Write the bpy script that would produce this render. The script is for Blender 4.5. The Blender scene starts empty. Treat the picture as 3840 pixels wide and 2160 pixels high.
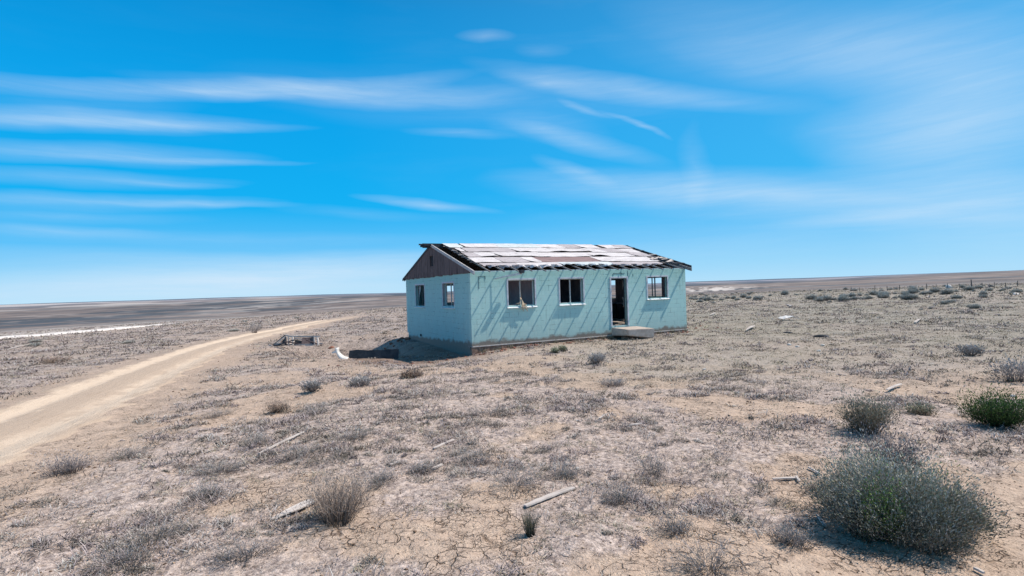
import bpy, bmesh, math, random
import numpy as np
from mathutils import Vector, Matrix
R = math.radians
rnd = random.Random(7)
rng = np.random.default_rng(11)
C = bpy.context.scene.collection
SC = bpy.context.scene

# ------------------------------------------------------------------ camera
F_PX, PIT, ROL, CH = 2000.0, 0.0006, 0.0314, 2.13      # focal in px of a 3840 wide frame, tilt, roll, height
cam = bpy.data.cameras.new('camera'); co = bpy.data.objects.new('camera', cam); C.objects.link(co)
cam.sensor_width = 36.0; cam.lens = 36.0 * F_PX / 3840.0; cam.clip_start = 0.05; cam.clip_end = 60000
cr, sr = math.cos(ROL), math.sin(ROL)
cp, sp = math.cos(PIT), math.sin(PIT)
def c2w(u, v, w):                                       # right, up, forward (unrolled) -> world
    return Vector((u, w * cp - v * sp, w * sp + v * cp))
xr = c2w(cr, -sr, 0); yu = c2w(sr, cr, 0); zb = -c2w(0, 0, 1)
M = Matrix((xr, yu, zb)).transposed().to_4x4(); M.translation = Vector((0, 0, CH))
co.matrix_world = M; SC.camera = co
def ray(px, py):                                        # px in a 2576 wide view of the frame
    a = px * 3840 / 2576 - 1920; b = py * 3840 / 2576 - 1080
    u = cr * a - sr * b; v = sr * a + cr * b
    return c2w(u / F_PX, -v / F_PX, 1.0)

# ------------------------------------------------------------------ house frame
HX, HY, YAW, HL, HW = -1.566, 20.03, 0.4604, 10.76, 9.04
HH = 2.8
la = np.array([math.cos(YAW), math.sin(YAW)]); na = np.array([-math.sin(YAW), math.cos(YAW)])
def hloc(x, y):
    dx, dy = x - HX, y - HY
    return dx * la[0] + dy * la[1], dx * na[0] + dy * na[1]
def hw(a, b):
    return HX + a * la[0] + b * na[0], HY + a * la[1] + b * na[1]

# ------------------------------------------------------------------ noise
def _h(ix, iy, s):
    n = (ix.astype(np.int64) * 374761393 + iy.astype(np.int64) * 668265263 + s * 1274126177) & 0xffffffff
    n = ((n ^ (n >> 13)) * 1274126177) & 0xffffffff
    return ((n ^ (n >> 16)) & 0xffffff) / float(0xffffff)
def vnoise(x, y, s=0):
    x = np.asarray(x, float); y = np.asarray(y, float)
    ix, iy = np.floor(x), np.floor(y); fx, fy = x - ix, y - iy
    fx = fx * fx * (3 - 2 * fx); fy = fy * fy * (3 - 2 * fy)
    a = _h(ix, iy, s); b = _h(ix + 1, iy, s); c = _h(ix, iy + 1, s); d = _h(ix + 1, iy + 1, s)
    return (a * (1 - fx) + b * fx) * (1 - fy) + (c * (1 - fx) + d * fx) * fy
def fbm(x, y, o=4, s=0):
    t = 0; am = .5; n = 0
    for i in range(o):
        t = t + am * vnoise(x * 2 ** i + 17.3 * i, y * 2 ** i - 9.1 * i, s + i); n += am; am *= .5
    return t / n
def sstep(a, b, x):
    t = np.clip((x - a) / (b - a), 0, 1); return t * t * (3 - 2 * t)

# ------------------------------------------------------------------ road (two-track) centre line
ROAD = np.array([(-3.2, -8.0), (-5.6, 0.0), (-7.4, 5.3), (-8.5, 8.0), (-9.75, 11.4), (-11.2, 15.5), (-13.9, 23.0), (-16.1, 30.0), (-18.1, 38.5), (-19.2, 50.0), (-19.8, 62.0), (-20.2, 70.0)])
TRACK = np.array([(-80.0, 44.0), (-70.0, 53.5), (-62.7, 60.5), (-59.3, 66.8), (-57.9, 71.2), (-57.7, 78.1), (-60.6, 95.6)])
def dline(P, x, y):
    x = np.asarray(x, float); y = np.asarray(y, float)
    best = np.full(np.broadcast(x, y).shape, 1e9); sg = np.zeros_like(best)
    for i in range(len(P) - 1):
        ax, ay = P[i]; bx, by = P[i + 1]; dx, dy = bx - ax, by - ay; L2 = dx * dx + dy * dy
        t = np.clip(((x - ax) * dx + (y - ay) * dy) / L2, 0, 1)
        ex, ey = x - ax - t * dx, y - ay - t * dy; d = np.hypot(ex, ey)
        s = np.sign(dx * ey - dy * ex)
        m = d < best; best = np.where(m, d, best); sg = np.where(m, s, sg)
    return best, sg
RR = [0, 20, 30, 60, 120, 250, 600, 1500, 3000, 6000, 10000, 22000]
AZ = [-44, -30, -11, 5, 18, 30, 44]
ZZ = [
 [0, -.05, -.25, -0.9, -2.5, -6, -14, -21, -19, -13, -9, -12],
 [0, -.05, -.20, -0.7, -2.2, -5.5, -13, -18, -17, -13, -9, -12],
 [0, 0.00, -.10, -0.45, -1.3, -4.0, -9, -12, -14, -17, -21, -60],
 [0, 0.00, -.05, -.25, -.9, -3, -7, -10, -11, -8, -6, -40],
 [0, 0.00, -.02, -.12, -.4, -2.5, -8, -12, -14, -4, 25, 0],
 [0, 0.00, 0.0, 0.0, -.1, -1.5, -5, -9, -10, -2, 19, 0],
 [0, 0.00, 0.05, 0.15, .2, -.3, -1.5, -2, 2, 14, 20, 0]]
LR = np.log(np.array(RR[1:], float)); ZA = np.array(ZZ)
def base_z(x, y):
    x = np.asarray(x, float); y = np.asarray(y, float)
    r = np.maximum(np.hypot(x, y), 1.0); az = np.degrees(np.arctan2(x, y))
    az = np.where(abs(az) > 90, np.sign(az) * (180 - abs(az)), az)
    az = np.clip(az, -44, 44)
    cols = [np.interp(np.log(r), LR, ZA[i, 1:]) for i in range(len(AZ))]
    z = np.zeros_like(r)
    for i in range(len(AZ) - 1):
        m = (az >= AZ[i]) & (az <= AZ[i + 1])
        t = (az - AZ[i]) / (AZ[i + 1] - AZ[i]); t = t * t * (3 - 2 * t)
        z = np.where(m, cols[i] * (1 - t) + cols[i + 1] * t, z)
    # near field: a little higher by the camera, falling toward the house and the left
    z = z + 0.16 * (1 - sstep(4, 16, r)) - 0.12 * sstep(7, 17, r)
    a, b = hloc(x, y)
    # ground level by the foundation
    lw = np.exp(-(np.maximum(0, -b) / 4) ** 2) * sstep(16, 18, y)
    z = z + lw * (-0.13 * (1 - sstep(0, 2.5, a))) * sstep(-9, -1.5, a) * (b < 30)
    z = z - 0.20 * np.exp(-((a + 1.5) / 3.0) ** 2 - ((b - 1) / 3.5) ** 2) * (1 - .85 * sstep(-.5, .6, a) * (b < 1))
    z = z - 1.0 * np.exp(-((a + 3.3) / 2.3) ** 4 - ((b - 7.6) / 3.6) ** 4)
    # far undulation
    f = sstep(60, 900, r)
    z = z + f * (fbm(x / 900, y / 900, 4, 3) - .5) * np.minimum(r * .006, 26) * (1 - .6 * sstep(5000, 9000, r))
    z = z + sstep(6000, 10000, r) * (fbm(x / 2600, y / 2600, 3, 9) - .5) * 44
    return z
def fine_z(x, y):
    r = np.hypot(x, y)
    d, _ = dline(ROAD, x, y); k = sstep(0.9, 2.2, d)
    a, b = hloc(x, y); inside = (a > -.3) & (a < HL + .3) & (b > -.3) & (b < HW + .3)
    z = (fbm(x / 2.6, y / 2.6, 3, 21) - .5) * .10 * k
    n = 1 - sstep(14, 40, r)
    z = z + n * k * ((fbm(x / .5, y / .5, 3, 31) - .5) * .075 + (fbm(x / .14, y / .14, 3, 41) - .5) * .038)
    z = z + (1 - n) * k * (fbm(x / 1.4, y / 1.4, 3, 51) - .5) * .16 * (1 - sstep(150, 400, r))
    # ruts
    z = z - 0.045 * np.exp(-((d - .66) / .26) ** 2) * (1 - sstep(50, 90, r)) + .03 * np.exp(-((d - 1.3) / .3) ** 2) * (1 - sstep(50, 90, r))
    return np.where(inside, 0, z)
def tz(x, y):
    return base_z(x, y) + fine_z(x, y)
def gz(x, y): return float(tz(np.array([x]), np.array([y]))[0])
def at(px, py):                                        # ground point seen at a view position
    d = ray(px, py); t = np.geomspace(2.0, 9000, 1400)
    X, Y = d.x * t, d.y * t; Z = CH + d.z * t; g = tz(X, Y)
    i = int(np.argmax(Z < g))
    if i == 0: i = 1
    lo, hi = t[i - 1], t[i]
    for _ in range(18):
        m = (lo + hi) / 2
        if CH + d.z * m < gz(d.x * m, d.y * m): hi = m
        else: lo = m
    return Vector((d.x * hi, d.y * hi, gz(d.x * hi, d.y * hi)))

# ------------------------------------------------------------------ masks
def bare(x, y):                                        # 0 scrub .. 1 bare soil
    r = np.hypot(x, y)
    n = fbm(x / 1.7 + 5, y / 1.7, 4, 61)
    b = sstep(.46, .55, n)
    d, _ = dline(ROAD, x, y)
    b = np.maximum(b, 1 - sstep(1.5, 2.2 + 2.5 * n, d))
    a, bb = hloc(x, y)
    b = np.maximum(b, (1 - sstep(.3, 2.2 + n, np.maximum(-bb, 0))) * (a > -3) * (a < HL + 1) * (bb < 0.5))
    b = np.maximum(b, np.exp(-((a + 1.6) / 2.2) ** 4 - ((bb - 4) / 5) ** 4) * 1.1)
    b = np.maximum(b, np.exp(-((a - 12.5) / 1.8) ** 2 - ((bb - 1.5) / 2.5) ** 2))
    b = b * (1 - .45 * sstep(11, 22, r) * (d > 2.5))
    right = sstep(1.5, 5, x) * sstep(9, 14, y)
    b = b * (1 - .65 * right)
    return np.clip(b, 0, 1)
def green(x, y):
    return np.clip(sstep(1, 6, x + .15 * y) * sstep(9, 15, y) * (1 - sstep(90, 170, y)) * (.3 + 1.1 * fbm(x / 4, y / 4, 3, 71)), 0, 1)
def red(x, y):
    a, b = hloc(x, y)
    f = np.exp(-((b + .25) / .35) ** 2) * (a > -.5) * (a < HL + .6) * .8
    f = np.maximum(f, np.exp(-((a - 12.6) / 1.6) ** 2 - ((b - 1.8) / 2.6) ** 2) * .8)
    f = np.maximum(f, np.exp(-((a + 1.7) / 2.4) ** 4 - ((b - 4.3) / 4.6) ** 4) * 1.9)  # darkens the soil where the house shadow falls beside the gable
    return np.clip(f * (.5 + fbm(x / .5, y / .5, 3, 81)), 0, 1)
def white(x, y):
    d, s = dline(TRACK, x, y)
    n = fbm(x / 5, y / 2.2, 4, 91)
    m = (s > 0) * np.exp(-(d / 70) ** 2) * sstep(.36, .52, n) * 1.0
    m = np.maximum(m, (1 - sstep(.8, 3.0, d)) * sstep(.2, .5, n + .2))
    m = m * (1 - sstep(170, 420, np.hypot(x, y)))
    # pale badlands right of the house, far away
    az = np.degrees(np.arctan2(x, y)); r = np.hypot(x, y)
    bd = np.exp(-((az - 20.5) / 4.0) ** 2) * sstep(550, 700, r) * (1 - sstep(1300, 1700, r))
    m = np.maximum(m, bd * sstep(.46, .56, fbm(az * 2.2, np.log(r) * 9, 4, 95)))
    lf = (1 - sstep(-27, -17, az)) * sstep(2000, 2800, r) * (1 - sstep(6500, 8500, r)) * .6
    m = np.maximum(m, lf * sstep(.40, .52, fbm(az / 7, np.log(r) * 7, 3, 96)))
    mf = np.exp(-((az + 22) / 9) ** 2) * sstep(250, 400, r) * (1 - sstep(1500, 2200, r)) * .45
    m = np.maximum(m, mf * sstep(.52, .60, fbm(az / 3, np.log(r) * 10, 4, 97)))
    mr = sstep(22, 30, az) * sstep(300, 500, r) * (1 - sstep(3000, 5000, r)) * .15
    m = np.maximum(m, mr * sstep(.52, .60, fbm(az / 5, np.log(r) * 6, 4, 98)))
    return np.clip(m, 0, 1)

# ------------------------------------------------------------------ node helpers
def mat(name):
    m = bpy.data.materials.new(name); m.use_nodes = True
    nt = m.node_tree; b = nt.nodes['Principled BSDF']; b.inputs['Roughness'].default_value = .9
    b.inputs['Specular IOR Level'].default_value = .2
    return m, nt, b
def N(nt, t, **k):
    n = nt.nodes.new(t)
    for a, v in k.items():
        if a.startswith('_'): setattr(n, a[1:], v)
        else:
            n.inputs[a.replace('__', ' ')].default_value = v
    return n
def noise(nt, vec, scale, detail=4, rough=.6, dist=0):
    n = nt.nodes.new('ShaderNodeTexNoise'); n.inputs['Scale'].default_value = scale
    n.inputs['Detail'].default_value = detail; n.inputs['Roughness'].default_value = rough; n.inputs['Distortion'].default_value = dist
    if vec is not None: nt.links.new(vec, n.inputs['Vector'])
    return n.outputs['Fac']
def math_(nt, op, a, b=None, c=None, clamp=False):
    n = nt.nodes.new('ShaderNodeMath'); n.operation = op; n.use_clamp = clamp
    for i, v in enumerate((a, b, c)):
        if v is None: continue
        if isinstance(v, (int, float)): n.inputs[i].default_value = v
        else: nt.links.new(v, n.inputs[i])
    return n.outputs[0]
def mix(nt, f, a, b, mode='MIX'):
    n = nt.nodes.new('ShaderNodeMix'); n.data_type = 'RGBA'; n.blend_type = mode
    if isinstance(f, (int, float)): n.inputs[0].default_value = f
    else: nt.links.new(f, n.inputs[0])
    for i, v in ((6, a), (7, b)):
        if isinstance(v, tuple): n.inputs[i].default_value = (*v, 1) if len(v) == 3 else v
        else: nt.links.new(v, n.inputs[i])
    return n.outputs[2]
def ramp(nt, f, stops):
    n = nt.nodes.new('ShaderNodeValToRGB'); e = n.color_ramp.elements
    while len(e) < len(stops): e.new(.5)
    for i, (p, c) in enumerate(stops):
        e[i].position = p; e[i].color = (*c, 1) if isinstance(c, tuple) else (c, c, c, 1)
    nt.links.new(f, n.inputs[0]); return n.outputs[0]
def mapr(nt, f, a, b, c=0, d=1):
    n = nt.nodes.new('ShaderNodeMapRange'); n.inputs[1].default_value = a; n.inputs[2].default_value = b
    n.inputs[3].default_value = c; n.inputs[4].default_value = d; nt.links.new(f, n.inputs[0]); return n.outputs[0]
def scalev(nt, vec, s):
    n = nt.nodes.new('ShaderNodeMapping'); n.inputs['Scale'].default_value = s; nt.links.new(vec, n.inputs['Vector']); return n.outputs[0]
def bump(nt, h, strength, dist, bs):
    n = nt.nodes.new('ShaderNodeBump'); n.inputs['Strength'].default_value = strength; n.inputs['Distance'].default_value = dist
    nt.links.new(h, n.inputs['Height']); nt.links.new(n.outputs[0], bs.inputs['Normal']); return n
def attr(nt, name):
    n = nt.nodes.new('ShaderNodeAttribute'); n.attribute_name = name; return n

# ------------------------------------------------------------------ materials
def ground_material():
    m, nt, bs = mat('dry_ground'); L = nt.links
    g = nt.nodes.new('ShaderNodeNewGeometry'); P = g.outputs['Position']
    sep = nt.nodes.new('ShaderNodeSeparateXYZ'); L.new(P, sep.inputs[0])
    r = math_(nt, 'SQRT', math_(nt, 'ADD', math_(nt, 'MULTIPLY', sep.outputs[0], sep.outputs[0]), math_(nt, 'MULTIPLY', sep.outputs[1], sep.outputs[1])))
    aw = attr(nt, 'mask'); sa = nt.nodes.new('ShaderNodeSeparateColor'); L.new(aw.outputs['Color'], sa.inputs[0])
    bareM, greenM, redShadeM = sa.outputs[0], sa.outputs[1], sa.outputs[2]
    whiteM = attr(nt, 'pale').outputs['Fac']
    n1 = noise(nt, P, .9, 5, .65); n2 = noise(nt, P, 9, 5, .7); n3 = noise(nt, P, 45, 3, .7); n4 = noise(nt, P, .23, 4, .6)
    soil = mix(nt, n1, (.58, .43, .325), (.80, .63, .50))
    soil = mix(nt, mapr(nt, n2, .35, .7), soil, (.52, .385, .30))
    n6 = noise(nt, P, 15, 5, .8); litter = mix(nt, mapr(nt, n6, .40, .60), (.23, .185, .18), (.80, .665, .60))
    near = mix(nt, math_(nt, 'MULTIPLY', mapr(nt, bareM, 0, .8, 1, .10), mapr(nt, n2, .36, .52, .45, 1)), soil, litter)
    near = mix(nt, math_(nt, 'MULTIPLY', mapr(nt, n3, .54, .68), .4), near, (.26, .185, .13))
    near = mix(nt, math_(nt, 'MULTIPLY', mapr(nt, n3, .48, .3), .35), near, (.68, .52, .40))
    near = mix(nt, math_(nt, 'MULTIPLY', greenM, .45), near, (.37, .345, .27))
    near = mix(nt, redShadeM, near, mix(nt, n2, (.075, .036, .022), (.20, .10, .065)))  # reddish soil; beside the gable its dark tone paints in shadow
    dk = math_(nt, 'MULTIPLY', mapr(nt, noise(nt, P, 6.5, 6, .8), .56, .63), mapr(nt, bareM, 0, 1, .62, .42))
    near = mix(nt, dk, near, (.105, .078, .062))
    # cracked clay
    wv = nt.nodes.new('ShaderNodeVectorMath'); wv.operation = 'ADD'; L.new(P, wv.inputs[0])
    nc = nt.nodes.new('ShaderNodeTexNoise'); nc.inputs['Scale'].default_value = 5; nc.inputs['Detail'].default_value = 3; L.new(P, nc.inputs['Vector'])
    sc = nt.nodes.new('ShaderNodeVectorMath'); sc.operation = 'SCALE'; sc.inputs['Scale'].default_value = .22; L.new(nc.outputs['Color'], sc.inputs[0]); L.new(sc.outputs[0], wv.inputs[1])
    flat = scalev(nt, wv.outputs[0], (1, 1, 0))
    def vor(s):
        v = nt.nodes.new('ShaderNodeTexVoronoi'); v.feature = 'DISTANCE_TO_EDGE'; v.inputs['Scale'].default_value = s; L.new(flat, v.inputs['Vector']); return v.outputs['Distance']
    wid = mapr(nt, n2, .40, .68, .0, .10)
    c1 = math_(nt, 'SUBTRACT', 1, math_(nt, 'DIVIDE', vor(8.5), math_(nt, 'ADD', wid, .004)), clamp=True)
    wid2 = mapr(nt, noise(nt, P, 2.3, 3), .45, .68, 0.0, .12)
    c2 = math_(nt, 'SUBTRACT', 1, math_(nt, 'DIVIDE', vor(19), math_(nt, 'ADD', wid2, .004)), clamp=True)
    crack = math_(nt, 'MAXIMUM', c1, math_(nt, 'MULTIPLY', c2, .8))
    crack = math_(nt, 'MULTIPLY', crack, mapr(nt, r, 9, 26, 1, 0))
    crack = math_(nt, 'MULTIPLY', crack, mapr(nt, noise(nt, P, 2.6, 5, .75), .42, .54)); crack = math_(nt, 'MULTIPLY', crack, mapr(nt, bareM, .0, .5, .25, 1))
    near = mix(nt, math_(nt, 'MULTIPLY', crack, .85), near, (.085, .05, .03))
    # middle distance: speckled scrub steppe
    P2 = scalev(nt, P, (1, 1, 0))
    s1 = noise(nt, P2, 1.1, 6, .75); s2 = noise(nt, P2, .12, 4, .6)
    midc = mix(nt, math_(nt, 'MULTIPLY_ADD', mapr(nt, s1, .40, .60), .6, mapr(nt, noise(nt, P2, 7, 5, .8), .4, .6, 0, .4)), (.20, .175, .17), (.72, .605, .55))
    midc = mix(nt, mapr(nt, s2, .35, .65, 0, .5), midc, (.34, .26, .21))
    midc = mix(nt, math_(nt, 'MULTIPLY', greenM, .75), midc, mix(nt, mapr(nt, s1, .4, .6), (.22, .215, .18), (.44, .42, .36)))
    midc = mix(nt, math_(nt, 'MULTIPLY', bareM, .55), midc, (.54, .40, .30))
    dm = noise(nt, P2, 2.6, 6, .82); midc = mix(nt, math_(nt, 'MULTIPLY', mapr(nt, dm, .56, .63), mapr(nt, bareM, 0, 1, .62, .3)), midc, (.10, .085, .078))
    col = mix(nt, mapr(nt, r, 9, 32, 0, .92), near, midc)
    # far plain; distance haze is painted in as bluish ground colour
    bd = attr(nt, 'band'); bsep = nt.nodes.new('ShaderNodeSeparateColor'); L.new(bd.outputs['Color'], bsep.inputs[0])
    f3 = noise(nt, P2, .05, 5, .7)
    farc = mix(nt, mapr(nt, bsep.outputs[0], .44, .56), (.07, .08, .095), (.205, .165, .155))
    farc = mix(nt, mapr(nt, bsep.outputs[1], .50, .58, 0, .7), farc, (.26, .205, .185))
    farc = mix(nt, mapr(nt, bsep.outputs[1], .46, .40, 0, .75), farc, (.075, .095, .12))
    farc = mix(nt, mapr(nt, bsep.outputs[2], .60, .70, 0, .6), farc, (.36, .31, .29))
    farc = mix(nt, mapr(nt, bsep.outputs[2], .42, .32, 0, .5), farc, (.06, .065, .075))
    farc = mix(nt, mapr(nt, f3, .35, .65, 0, .35), farc, (.13, .115, .105))
    col = mix(nt, mapr(nt, r, 85, 260), col, farc)
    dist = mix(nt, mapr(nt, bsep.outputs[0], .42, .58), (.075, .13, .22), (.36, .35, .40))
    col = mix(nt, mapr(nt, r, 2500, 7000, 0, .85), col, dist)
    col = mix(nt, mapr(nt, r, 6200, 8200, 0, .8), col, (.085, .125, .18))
    col = mix(nt, math_(nt, 'MULTIPLY', whiteM, mapr(nt, s1, .3, .55, .5, 1)), col, (.66, .60, .56))
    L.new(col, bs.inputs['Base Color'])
    h = math_(nt, 'SUBTRACT', math_(nt, 'ADD', math_(nt, 'MULTIPLY', n3, .25), math_(nt, 'MULTIPLY', n2, .9)), math_(nt, 'MULTIPLY', crack, .45))
    h = math_(nt, 'ADD', h, math_(nt, 'MULTIPLY', n6, .7)); h = math_(nt, 'MULTIPLY', h, mapr(nt, r, 20, 70, 1, .0)); h = math_(nt, 'ADD', h, math_(nt, 'MULTIPLY', dm, mapr(nt, r, 8, 30, 0, 3.5)))
    h = math_(nt, 'ADD', h, math_(nt, 'MULTIPLY', s1, mapr(nt, r, 15, 60, 0, 5)))
    bump(nt, h, 1.0, .04, bs)
    return m
def road_material():
    m, nt, bs = mat('rutted_dirt'); L = nt.links
    g = nt.nodes.new('ShaderNodeNewGeometry'); P = g.outputs['Position']
    uv = nt.nodes.new('ShaderNodeUVMap'); s = nt.nodes.new('ShaderNodeSeparateXYZ'); L.new(uv.outputs[0], s.inputs[0])
    ax = math_(nt, 'ABSOLUTE', s.outputs[0])
    st = scalev(nt, uv.outputs[0], (3.5, .35, 1)); n1 = noise(nt, st, 2.0, 5, .6); n2 = noise(nt, P, 14, 4, .7)
    axn = math_(nt, 'ADD', ax, mapr(nt, noise(nt, P, 1.3, 5, .7), .3, .7, -.22, .22))
    rut = ramp(nt, axn, [(0, 0.0), (.32, .12), (.52, .95), (.74, 1.0), (.93, .25), (1.0, .1)])
    c = mix(nt, rut, mix(nt, n2, (.46, .345, .26), (.63, .50, .395)), mix(nt, n1, (.66, .52, .405), (.80, .65, .51)))
    c = mix(nt, mapr(nt, n1, .58, .75, 0, .45), c, (.40, .28, .19))
    L.new(c, bs.inputs['Base Color'])
    bump(nt, math_(nt, 'ADD', math_(nt, 'ADD', n2, noise(nt, P, 50, 3, .7)), math_(nt, 'MULTIPLY', n1, 2)), .7, .03, bs)
    return m
def vcol_material(name, rough=.85, trans=0.0):
    m, nt, bs = mat(name); a = attr(nt, 'tint')
    nt.links.new(a.outputs['Color'], bs.inputs['Base Color']); bs.inputs['Roughness'].default_value = rough
    bs.inputs['Specular IOR Level'].default_value = .1
    if trans:
        bs.inputs['Subsurface Weight'].default_value = 0
    return m
def wall_material(name, inside=False, shade_tone=1.0):
    m, nt, bs = mat(name); L = nt.links
    tc = nt.nodes.new('ShaderNodeTexCoord'); P = tc.outputs['Object']
    sep = nt.nodes.new('ShaderNodeSeparateXYZ'); L.new(P, sep.inputs[0])
    cb = nt.nodes.new('ShaderNodeCombineXYZ'); L.new(math_(nt, 'ADD', sep.outputs[0], sep.outputs[1]), cb.inputs[0]); L.new(sep.outputs[2], cb.inputs[1])
    br = nt.nodes.new('ShaderNodeTexBrick'); L.new(cb.outputs[0], br.inputs['Vector'])
    br.inputs['Scale'].default_value = 1; br.inputs['Brick Width'].default_value = .4; br.inputs['Row Height'].default_value = .2
    br.inputs['Mortar Size'].default_value = .009; br.inputs['Mortar Smooth'].default_value = .4
    br.inputs['Color1'].default_value = (1, 1, 1, 1); br.inputs['Color2'].default_value = (.8, .8, .8, 1); br.inputs['Mortar'].default_value = (0, 0, 0, 1)
    fac = br.outputs['Fac']
    n1 = noise(nt, P, 1.3, 5, .6); n2 = noise(nt, P, 7, 5, .7); n3 = noise(nt, P, 2.4, 4, .65); n4 = noise(nt, P, 40, 3, .6)
    paint = mix(nt, n1, (.41 * shade_tone ** 2.2, .665 * shade_tone, .64 * shade_tone ** .6), (.50 * shade_tone ** 2.2, .72 * shade_tone, .69 * shade_tone ** .6))
    blk = nt.nodes.new('ShaderNodeSeparateColor'); L.new(br.outputs['Color'], blk.inputs[0])
    paint = mix(nt, mapr(nt, blk.outputs[0], .8, 1, 0.14, 0), paint, (.25, .48, .50))
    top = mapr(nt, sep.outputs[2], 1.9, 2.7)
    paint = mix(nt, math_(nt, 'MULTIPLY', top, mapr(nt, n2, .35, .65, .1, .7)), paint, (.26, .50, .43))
    paint = mix(nt, mapr(nt, n2, .56, .68, 0, .6), paint, (.60, .72, .68))
    line = math_(nt, 'MULTIPLY', fac, mapr(nt, n3, .50, .63, 0.05, .85))
    paint = mix(nt, line, paint, (.07, .16, .18))
    pl = math_(nt, 'MULTIPLY', mapr(nt, noise(nt, P, 3.2, 7, .78), .60, .64), mapr(nt, sep.outputs[2], .1, 2.9, 1, .35))
    paint = mix(nt, math_(nt, 'MULTIPLY', pl, .7), paint, mix(nt, n2, (.40, .40, .37), (.58, .60, .56)))
    # thin rain streaks
    vs = scalev(nt, P, (14, 14, .7)); n5 = noise(nt, vs, 1.0, 3, .6)
    paint = mix(nt, math_(nt, 'MULTIPLY', mapr(nt, n5, .58, .72), .42), paint, (.20, .30, .29))
    hz = math_(nt, 'ADD', math_(nt, 'ADD', sep.outputs[2], math_(nt, 'MULTIPLY', sep.outputs[1], .035)), mapr(nt, n3, .2, .8, .13, -.13))
    if not inside:
        dirt = mapr(nt, hz, .08, .20, 1, 0)
        dcol = mix(nt, n2, (.12, .083, .064), (.25, .185, .145))
        paint = mix(nt, dirt, paint, dcol)
        paint = mix(nt, mapr(nt, hz, .2, 1.1, .28, 0), paint, (.36, .40, .38))
    L.new(paint, bs.inputs['Base Color']); bs.inputs['Roughness'].default_value = .75
    h = math_(nt, 'SUBTRACT', math_(nt, 'ADD', math_(nt, 'MULTIPLY', n4, .15), math_(nt, 'MULTIPLY', n2, .3)), math_(nt, 'MULTIPLY', fac, mapr(nt, n3, .3, .6, .3, 1)))
    bump(nt, h, .35, .008, bs)
    return m
def wood_material(name, dark, light, axis=0, stretch=18, holes=None):
    m, nt, bs = mat(name); L = nt.links
    tc = nt.nodes.new('ShaderNodeTexCoord'); P = tc.outputs['Object']
    s = [stretch] * 3; s[axis] = 1.2
    v = scalev(nt, P, tuple(s)); n1 = noise(nt, v, 1.0, 5, .65, .3); n2 = noise(nt, P, 3, 4, .6)
    c = mix(nt, mapr(nt, n1, .3, .7), dark, light)
    c = mix(nt, mapr(nt, n2, .5, .75, 0, .5), c, tuple(x * .6 for x in dark))
    L.new(c, bs.inputs['Base Color']); bump(nt, n1, .4, .006, bs)
    return m
def plain(name, c1, c2, scale=6, rough=.85, bmp=.3, metal=0):
    m, nt, bs = mat(name)
    tc = nt.nodes.new('ShaderNodeTexCoord'); P = tc.outputs['Object']
    n1 = noise(nt, P, scale, 5, .65); n2 = noise(nt, P, scale * 6, 4, .6)
    c = mix(nt, mapr(nt, n1, .35, .65), c1, c2)
    c = mix(nt, mapr(nt, n2, .6, .8, 0, .5), c, tuple(x * .55 for x in c1))
    nt.links.new(c, bs.inputs['Base Color']); bs.inputs['Roughness'].default_value = rough; bs.inputs['Metallic'].default_value = metal
    if bmp: bump(nt, math_(nt, 'ADD', n1, math_(nt, 'MULTIPLY', n2, .3)), bmp, .01, bs)
    return m
MT = {}
MT['ground'] = ground_material(); MT['road'] = road_material()
MT['scrub'] = vcol_material('dry_scrub'); MT['leaf'] = vcol_material('sage_leaf')
MT['wall'] = wall_material('teal_block'); MT['gablewall'] = wall_material('teal_block_shaded', shade_tone=.90)  # gable copy of the teal paint has its shade mixed into the colour
MT['plaster'] = plain('pinkish_plaster', (.68, .54, .60), (.86, .72, .76), 2)
MT['greyplaster'] = plain('grey_plaster', (.20, .20, .24), (.30, .29, .33), 2)
MT['footing'] = plain('stained_footing', (.16, .10, .075), (.36, .24, .18), 5, bmp=.8)
MT['slab'] = plain('concrete', (.42, .35, .30), (.58, .50, .45), 5, bmp=.4)
MT['slabline'] = plain('slab_edge', (.5, .45, .42), (.66, .60, .56), 8)
MT['gable'] = wood_material('gable_wood', (.075, .055, .055), (.22, .165, .16), 2, 16)
MT['rafter'] = wood_material('rafter_wood', (.16, .155, .16), (.38, .36, .35), 1, 22)
MT['rake'] = wood_material('rake_wood', (.34, .34, .35), (.62, .60, .60), 1, 22)
MT['darkwood'] = wood_material('dark_wood', (.03, .035, .045), (.09, .095, .11), 1, 22)
MT['deck'] = wood_material('deck_wood', (.07, .06, .06), (.18, .16, .15), 0, 14)
MT['bleached'] = wood_material('bleached_wood', (.42, .36, .33), (.74, .68, .64), 0, 26)
MT['greywood'] = wood_material('grey_wood', (.20, .19, .20), (.52, .49, .48), 0, 22)
def roofing(name, c1, c2):
    m, nt, bs = mat(name); tc = nt.nodes.new('ShaderNodeTexCoord'); P = tc.outputs['Object']
    n1 = noise(nt, scalev(nt, P, (.9, 9, 9)), 1.6, 6, .7, .4); n2 = noise(nt, P, 5, 5, .7); n3 = noise(nt, scalev(nt, P, (2, 30, 30)), 1.0, 4, .7)
    c = mix(nt, mapr(nt, n1, .35, .62), c1, c2); c = mix(nt, mapr(nt, n2, .55, .72, 0, .75), c, tuple(x * .62 for x in c1))
    c = mix(nt, mapr(nt, n3, .58, .68, 0, .75), c, (.16, .13, .13)); c = mix(nt, mapr(nt, noise(nt, scalev(nt, P, (1.2, 3, 3)), 2.2, 6, .75), .60, .66, 0, .8), c, (.13, .10, .10))
    nt.links.new(c, bs.inputs['Base Color']); bump(nt, math_(nt, 'ADD', n1, n2), .5, .02, bs); return m
MT['roof_white'] = roofing('white_roofing', (.50, .46, .47), (.86, .83, .85))
MT['roof_grey'] = roofing('grey_roofing', (.38, .34, .36), (.60, .56, .58))
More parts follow.
